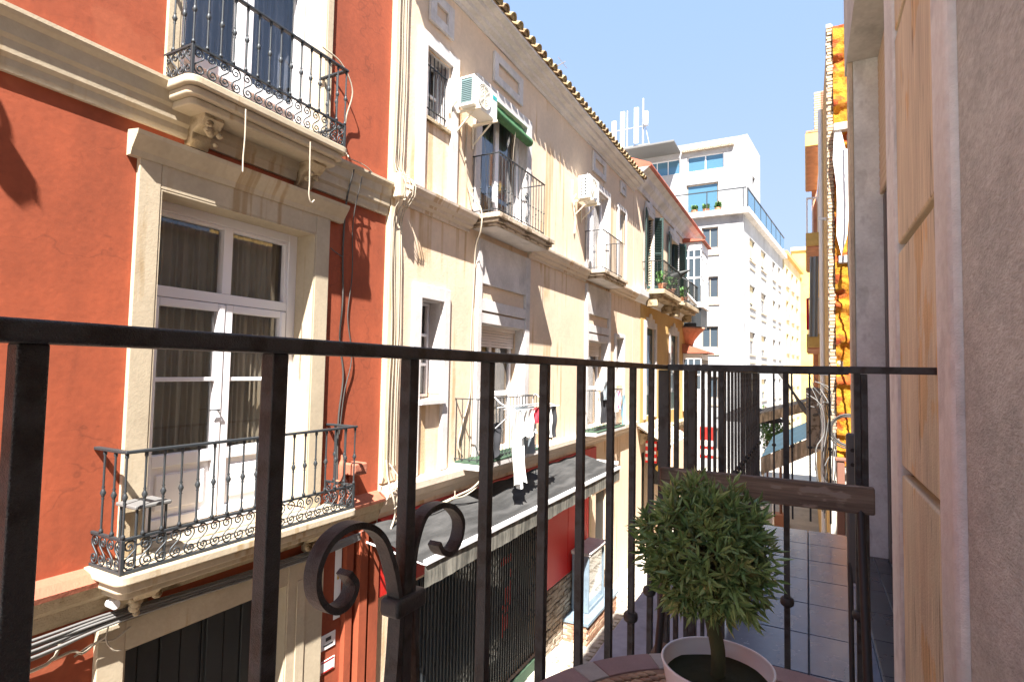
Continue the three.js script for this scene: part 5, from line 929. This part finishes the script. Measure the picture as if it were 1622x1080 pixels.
// railing of the balcony: front run, dividing end run and neighbouring run
{
  const rail = thing('balcony_railing', 'black square-bar iron balcony railing with scroll ornament and flat handrail', 'railing');
  const X0 = -0.30, HY = 6.0125;
  const s = 0.0058, barH = HY - 0.005 - (FLOOR + 0.075);
  const bar = planar(prep(R(-s, s, 0, barH, -s, s, 0.0012)));
  const boss = planar(prep(lathe([[0, -0.0095], [0.009, -0.0095], [0.0128, -0.006], [0.0138, 0.0], [0.0128, 0.006], [0.009, 0.0095], [0, 0.0095]], 14)));
  part(rail, 'handrail', [R(X0 - 0.011, X0 + 0.011, HY - 0.0052, HY + 0.0052, -4.22, 1.6, 0.002, 2)], m.ironPaint);
  part(rail, 'handrail', [R(X0 + 0.012, XF + 0.03, HY - 0.0072, HY + 0.0072, -1.341, -1.319, 0.002, 2)], m.ironPaint);
  part(rail, 'bottom_rail', [R(X0 - 0.009, X0 + 0.009, FLOOR + 0.06, FLOOR + 0.075, -4.22, 1.6, 0.002)], m.ironPaint);
  part(rail, 'bottom_rail', [R(X0 + 0.01, XF, FLOOR + 0.06, FLOOR + 0.075, -1.339, -1.321, 0.002)], m.ironPaint);
  const zs = [0.02 + 0.137 * 0]; for (let z = 1.5; z > -4.2; z -= 0.1365) zs.push(z);
  const list = [-0.115, -0.24, -0.38, -0.515, -0.655, -0.79, -0.93, -1.067, -1.21]; let z = 0.02; while (z < 1.5) { list.unshift(z); z += 0.1365; }
  z = -1.345 - 0.1365; while (z > -4.15) { list.push(z); z -= 0.1365; }
  for (const q of list) { place(rail, 'bar', bar, m.ironPaint, X0 + rr(-0.0008, 0.0008), FLOOR + 0.075, q, rr(-0.05, 0.05), rr(-0.0025, 0.0025), rr(-0.0015, 0.0015)); if (q < -1.0) place(rail, 'boss', boss, m.ironPaint, X0, 5.535, q); }
  for (const x of [-0.17, -0.04, 0.09]) { place(rail, 'bar', bar, m.ironPaint, x, FLOOR + 0.075, -1.33); place(rail, 'boss', boss, m.ironPaint, x, 5.525, -1.33); }
  part(rail, 'corner_post', R(X0 - 0.0125, X0 + 0.0125, FLOOR, HY - 0.006, -1.3575, -1.3325, 0.002), m.ironPaint);
  part(rail, 'corner_post', R(X0 - 0.011, X0 + 0.011, FLOOR, HY - 0.006, -1.72, -1.698, 0.002), m.ironPaint);
  part(rail, 'corner_post', R(X0 - 0.012, X0 + 0.012, FLOOR, HY - 0.006, -4.20, -4.176, 0.002), m.ironPaint);
  part(rail, 'wall_post', R(0.096, 0.108, FLOOR, HY - 0.008, -1.336, -1.324, 0.002), m.ironPaint);
  // far end of the neighbouring balcony
  part(rail, 'handrail', R(X0 + 0.012, XF + 0.02, HY - 0.006, HY + 0.006, -4.20, -4.18, 0.002), m.ironPaint);
  for (const x of [-0.2, -0.09, 0.015, 0.13]) { place(rail, 'bar', bar, m.ironPaint, x, FLOOR + 0.075, -4.19); place(rail, 'boss', boss, m.ironPaint, x, 5.525, -4.19); }
  // scroll ornament
  const sx = V(1, 0, 0);
  part(rail, 'scroll', ribbon([[-0.3706, 5.8038], [-0.3612, 5.8372], [-0.3463, 5.8661], [-0.328, 5.8793], [-0.3082, 5.8825], [-0.2904, 5.8758], [-0.2809, 5.8613], [-0.2817, 5.8441], [-0.2908, 5.8315], [-0.3016, 5.8263], [-0.3126, 5.8291], [-0.3173, 5.8389], [-0.3097, 5.8499]].map(q => [X0, q[1], q[0]]), sx, 0.0125, 0.0048), m.ironPaint);
  part(rail, 'scroll', ribbon([[-0.3855, 5.80], [-0.3856, 5.8351], [-0.3907, 5.8549], [-0.4015, 5.8713], [-0.422, 5.8753], [-0.4446, 5.869], [-0.4605, 5.8524], [-0.4568, 5.8353], [-0.4423, 5.8274], [-0.4279, 5.833], [-0.4216, 5.8415]].map(q => [X0, q[1], q[0]]), sx, 0.0125, 0.0048), m.ironPaint);
  part(rail, 'collar', R(X0 - 0.0105, X0 + 0.0105, 5.797, 5.812, -0.3995, -0.3605, 0.004, 2), m.ironPaint);
  for (const [dz, sgn] of [[-0.3706, 1], [-0.3895, -1]]) part(rail, 'scroll', ribbon([[X0, 5.80, dz], [X0, 5.74, dz + sgn * 0.004], [X0, 5.66, dz + sgn * 0.014], [X0, 5.60, dz + sgn * 0.03], [X0, 5.57, dz + sgn * 0.05], [X0, 5.585, dz + sgn * 0.07], [X0, 5.60, dz + sgn * 0.06]], sx, 0.0125, 0.0048), m.ironPaint);
}
// folding chair facing us
{
  const c = thing('folding_chair', 'weathered wooden folding chair against the end railing', 'chair');
  part(c, 'back_slat', R(-0.288, 0.111, 5.741, 5.792, -1.262, -1.243, 0.004, 2), m.wood);
  for (let i = 0; i < 5; i++) part(c, 'seat_slat', R(-0.282, 0.112, 5.425, 5.441, -1.20 + i * 0.062, -1.148 + i * 0.062, 0.003, 2), m.wood);
  for (const x of [-0.262, 0.088]) {
    part(c, 'back_leg', [rod([x, FLOOR + 0.004, -0.93], [x, 5.79, -1.268], 0.0075, 10)], m.iron);
    part(c, 'front_leg', [rod([x + 0.018, FLOOR + 0.004, -1.28], [x + 0.018, 5.42, -0.98], 0.0075, 10)], m.iron);
  }
  part(c, 'crossbar', rod([-0.244, 5.08, -1.215], [0.106, 5.08, -1.215], 0.007), m.iron);
}
// folded grey frame by the pier
{
  const f = thing('folded_stand', 'dark grey folded stand with two tubes leaning by the end railing', 'stand');
  part(f, 'panel', R(0.084, 0.112, 5.50, 5.86, -1.62, -1.60, 0.006, 2), m.greyBox);
  for (const x of [0.09, 0.107]) part(f, 'tube', rod([x, FLOOR + 0.002, -1.56], [x, 5.6, -1.61], 0.006, 10), m.ironGrey);
  for (const y of [5.82, 5.785]) part(f, 'bolt', rod([0.097, y, -1.6], [0.097, y, -1.594], 0.005, 10), m.iron);
  part(f, 'foot', R(0.07, 0.13, FLOOR + 0.001, FLOOR + 0.012, -1.58, -1.54, 0.004), m.greyBox);
}
// ------------------------------------------------------------ mosaic table
const TX = -0.03, TZ = -0.52, TY = 5.64, TR = 0.262;
{
  const t = thing('mosaic_table', 'round balcony table with pink and grey mosaic rim', 'table');
  part(t, 'table_base', new THREE.CylinderGeometry(TR, TR, 0.014, 72).translate(TX, TY - 0.0095, TZ), m.iron);
  const N = 15, wedge = (a0, a1, r0, r1) => { const s = new THREE.Shape(); const k = 8; for (let i = 0; i <= k; i++) { const a = a0 + (a1 - a0) * i / k; i ? s.lineTo(r1 * Math.cos(a), r1 * Math.sin(a)) : s.moveTo(r1 * Math.cos(a), r1 * Math.sin(a)); } for (let i = k; i >= 0; i--) { const a = a0 + (a1 - a0) * i / k; s.lineTo(r0 * Math.cos(a), r0 * Math.sin(a)); } s.closePath(); const g = new THREE.ExtrudeGeometry(s, { depth: 0.003, bevelEnabled: true, bevelSize: 0.0008, bevelThickness: 0.0008, bevelSegments: 1 }); g.rotateX(-Math.PI / 2); g.translate(TX, TY - 0.003, TZ); return g; };
  let a = 0.1; for (let i = 0; i < N; i++) { const big = 0.30, sm = 0.119; part(t, 'rim_tile', wedge(a + 0.004, a + big - 0.004, 0.225, TR - 0.003), i % 2 ? m.mosaicPink : m.mosaicPink2); a += big; part(t, 'rim_tile', wedge(a + 0.004, a + sm - 0.004, 0.225, TR - 0.003), m.mosaicGrey); a += sm; }
  part(t, 'inner_disc', new THREE.CylinderGeometry(0.222, 0.222, 0.004, 60).translate(TX, TY - 0.0015, TZ), m.weaveDark);
  part(t, 'pedestal', [rod([TX, FLOOR + 0.05, TZ], [TX, TY - 0.016, TZ], 0.018, 14)], m.iron);
  for (let k = 0; k < 3; k++) part(t, 'foot', tube([[TX, FLOOR + 0.12, TZ], [TX + 0.1 * Math.cos(k * 2.09), FLOOR + 0.07, TZ + 0.1 * Math.sin(k * 2.09)], [TX + 0.2 * Math.cos(k * 2.09), FLOOR + 0.012, TZ + 0.2 * Math.sin(k * 2.09)]], 0.01), m.iron);
  // woven centre of the table, strand by strand
  const A = [], Bq = []; const dx = 0.0145, dz = 0.0085;
  for (let j = -26; j <= 26; j++) for (let i = -15; i <= 15; i++) {
    const x = i * dx + (j & 1 ? dx / 2 : 0), z_ = j * dz; if (Math.hypot(x, z_) > 0.214) continue;
    const g = new THREE.SphereGeometry(1, 6, 4); g.scale(0.0088, 0.0026, 0.0036); g.rotateY(0.28); g.translate(TX + x, TY + 0.0022, TZ + z_); ((i + j) % 3 ? A : Bq).push(g);
  }
  part(t, 'woven_strands', A, m.weaveA).userData = { kind: 'stuff' }; part(t, 'woven_strands', Bq, m.weaveB).userData = { kind: 'stuff' };
}
// ------------------------------------------------------------ topiary in a white pot
{
  const t = thing('potted_topiary', 'small ball-shaped green shrub in a white pot on the mosaic table', 'potted plant');
  const px = -0.079, pz = -0.585, y0 = TY + 0.005, rim = 5.72, h = rim - y0;
  const pot = lathe([[0, 0], [0.036, 0], [0.038, 0.002], [0.0515, h - 0.002], [0.0525, h], [0.0515, h + 0.0012], [0.0495, h], [0.0475, h - 0.022], [0, h - 0.024]], 56); pot.translate(px, y0, pz);
  part(t, 'pot', pot, m.pot);
  part(t, 'moss', sheet(30, 14, (u, v) => { const a = u * 6.2832, r = 0.0482 * v; return [px + r * Math.cos(a), rim - 0.0165 + 0.003 * fbm(0.5 + 0.3 * v * Math.cos(a), 0.5 + 0.3 * v * Math.sin(a), 12, 12, 3, 301) + 0.004 * (1 - v) * (1 - v), pz + r * Math.sin(a)]; }), m.moss);
  const cy = 5.829, cr = 0.0625, cx = px - 0.0088, cz = pz + 0.0047;
  part(t, 'stem', tube([[px, rim - 0.02, pz], [px + 0.001, rim + 0.01, pz], [px - 0.005, 5.765, pz + 0.002], [cx, cy, cz]], 0.0068, 16, 10), m.stem);
  const leaf = (len, wd) => { // folded, pointed blade of four facets
    const v = [[0, 0, 0], [-wd, len * 0.45, 0.0012], [wd, len * 0.45, 0.0012], [0, len * 0.5, -0.0008], [0, len, 0.002]];
    const f = [[0, 3, 1], [0, 2, 3], [1, 3, 4], [3, 2, 4]], p = [], g = new THREE.BufferGeometry();
    for (const q of f) for (const k of q) p.push(...v[k]); g.setAttribute('position', new THREE.Float32BufferAttribute(p, 3)); g.computeVertexNormals(); return g;
  };
  const sets = [[], [], [], []], up = V(0, 1, 0), M4 = new THREE.Matrix4();
  const base = [leaf(0.0155, 0.0020), leaf(0.0185, 0.0022), leaf(0.012, 0.0017)];
  for (let k = 0; k < 460; k++) {
    const th = Math.acos(1 - 2 * (k + 0.5) / 460), ph = k * 2.39996 + rr(-0.25, 0.25), d = V(Math.sin(th) * Math.cos(ph), Math.cos(th), Math.sin(th) * Math.sin(ph));
    const rad = cr * (rnd() < 0.3 ? rr(0.5, 0.82) : rr(0.8, 1.08)) * (1 + 0.06 * Math.sin(ph * 2 + th * 3)) * (d.y < 0 ? 1 + 0.1 * d.y : 1), tip = d.clone().multiplyScalar(rad); tip.y *= d.y < 0 ? 1.12 : 0.98; tip.x += cx; tip.z += cz; tip.y += cy;
    const ax = d.clone().add(V(rr(-0.5, 0.5), rr(-0.3, 0.6), rr(-0.5, 0.5))).normalize(), n = 10, s = rnd() < 0.09 ? 3 : (k * 7) % 3; if (rnd() < 0.06) continue;
    for (let i = 0; i < n; i++) {
      const spread = 0.35 + 1.25 * (i / n) + rr(-0.15, 0.15), az = i * 2.4 + k, side = V(1, 0, 0).cross(ax).normalize(), s2 = ax.clone().cross(side);
      const dl = ax.clone().multiplyScalar(Math.cos(spread)).addScaledVector(side, Math.sin(spread) * Math.cos(az)).addScaledVector(s2, Math.sin(spread) * Math.sin(az)).normalize();
      const q = new THREE.Quaternion().setFromUnitVectors(up, dl).multiply(new THREE.Quaternion().setFromAxisAngle(up, rr(0, 6.28)));
      const sc = rr(0.6, 1.15), g = base[i % 3].clone(); g.applyMatrix4(M4.compose(tip.clone().addScaledVector(ax, -0.011 * i / n), q, V(sc, sc, sc))); sets[s].push(g);
    }
  }
  const lm = [[0.19, 0.275, 0.085], [0.23, 0.315, 0.10], [0.14, 0.225, 0.075], [0.35, 0.36, 0.13]].map(c => M(c, 0.42, { two: true }));
  sets.forEach((l, i) => { const o = part(t, 'foliage', l, lm[i]); o.userData = { kind: 'stuff' }; });
  const tw = []; for (let k = 0; k < 60; k++) { const th = Math.acos(rr(-1, 1)), ph = rr(0, 6.28); tw.push(rod([cx, cy - 0.01, cz], [cx + cr * 0.85 * Math.sin(th) * Math.cos(ph), cy + cr * 0.85 * Math.cos(th), cz + cr * 0.85 * Math.sin(th) * Math.sin(ph)], 0.0009, 4)); }
  part(t, 'twigs', tw, m.stem).userData = { kind: 'stuff' };
}

// ------------------------------------------------------------ put every group's origin at the base of its thing
for (const o of tops) {
  o.updateMatrixWorld(true);
  const bx = new THREE.Box3().setFromObject(o), c = V((bx.min.x + bx.max.x) / 2, bx.min.y, (bx.min.z + bx.max.z) / 2);
  if (o.isMesh) { o.geometry.translate(-c.x, -c.y, -c.z); o.position.copy(c); }
  else { for (const k of o.children) k.position.sub(c); o.position.copy(c); }
}
renderer.render(scene, camera);
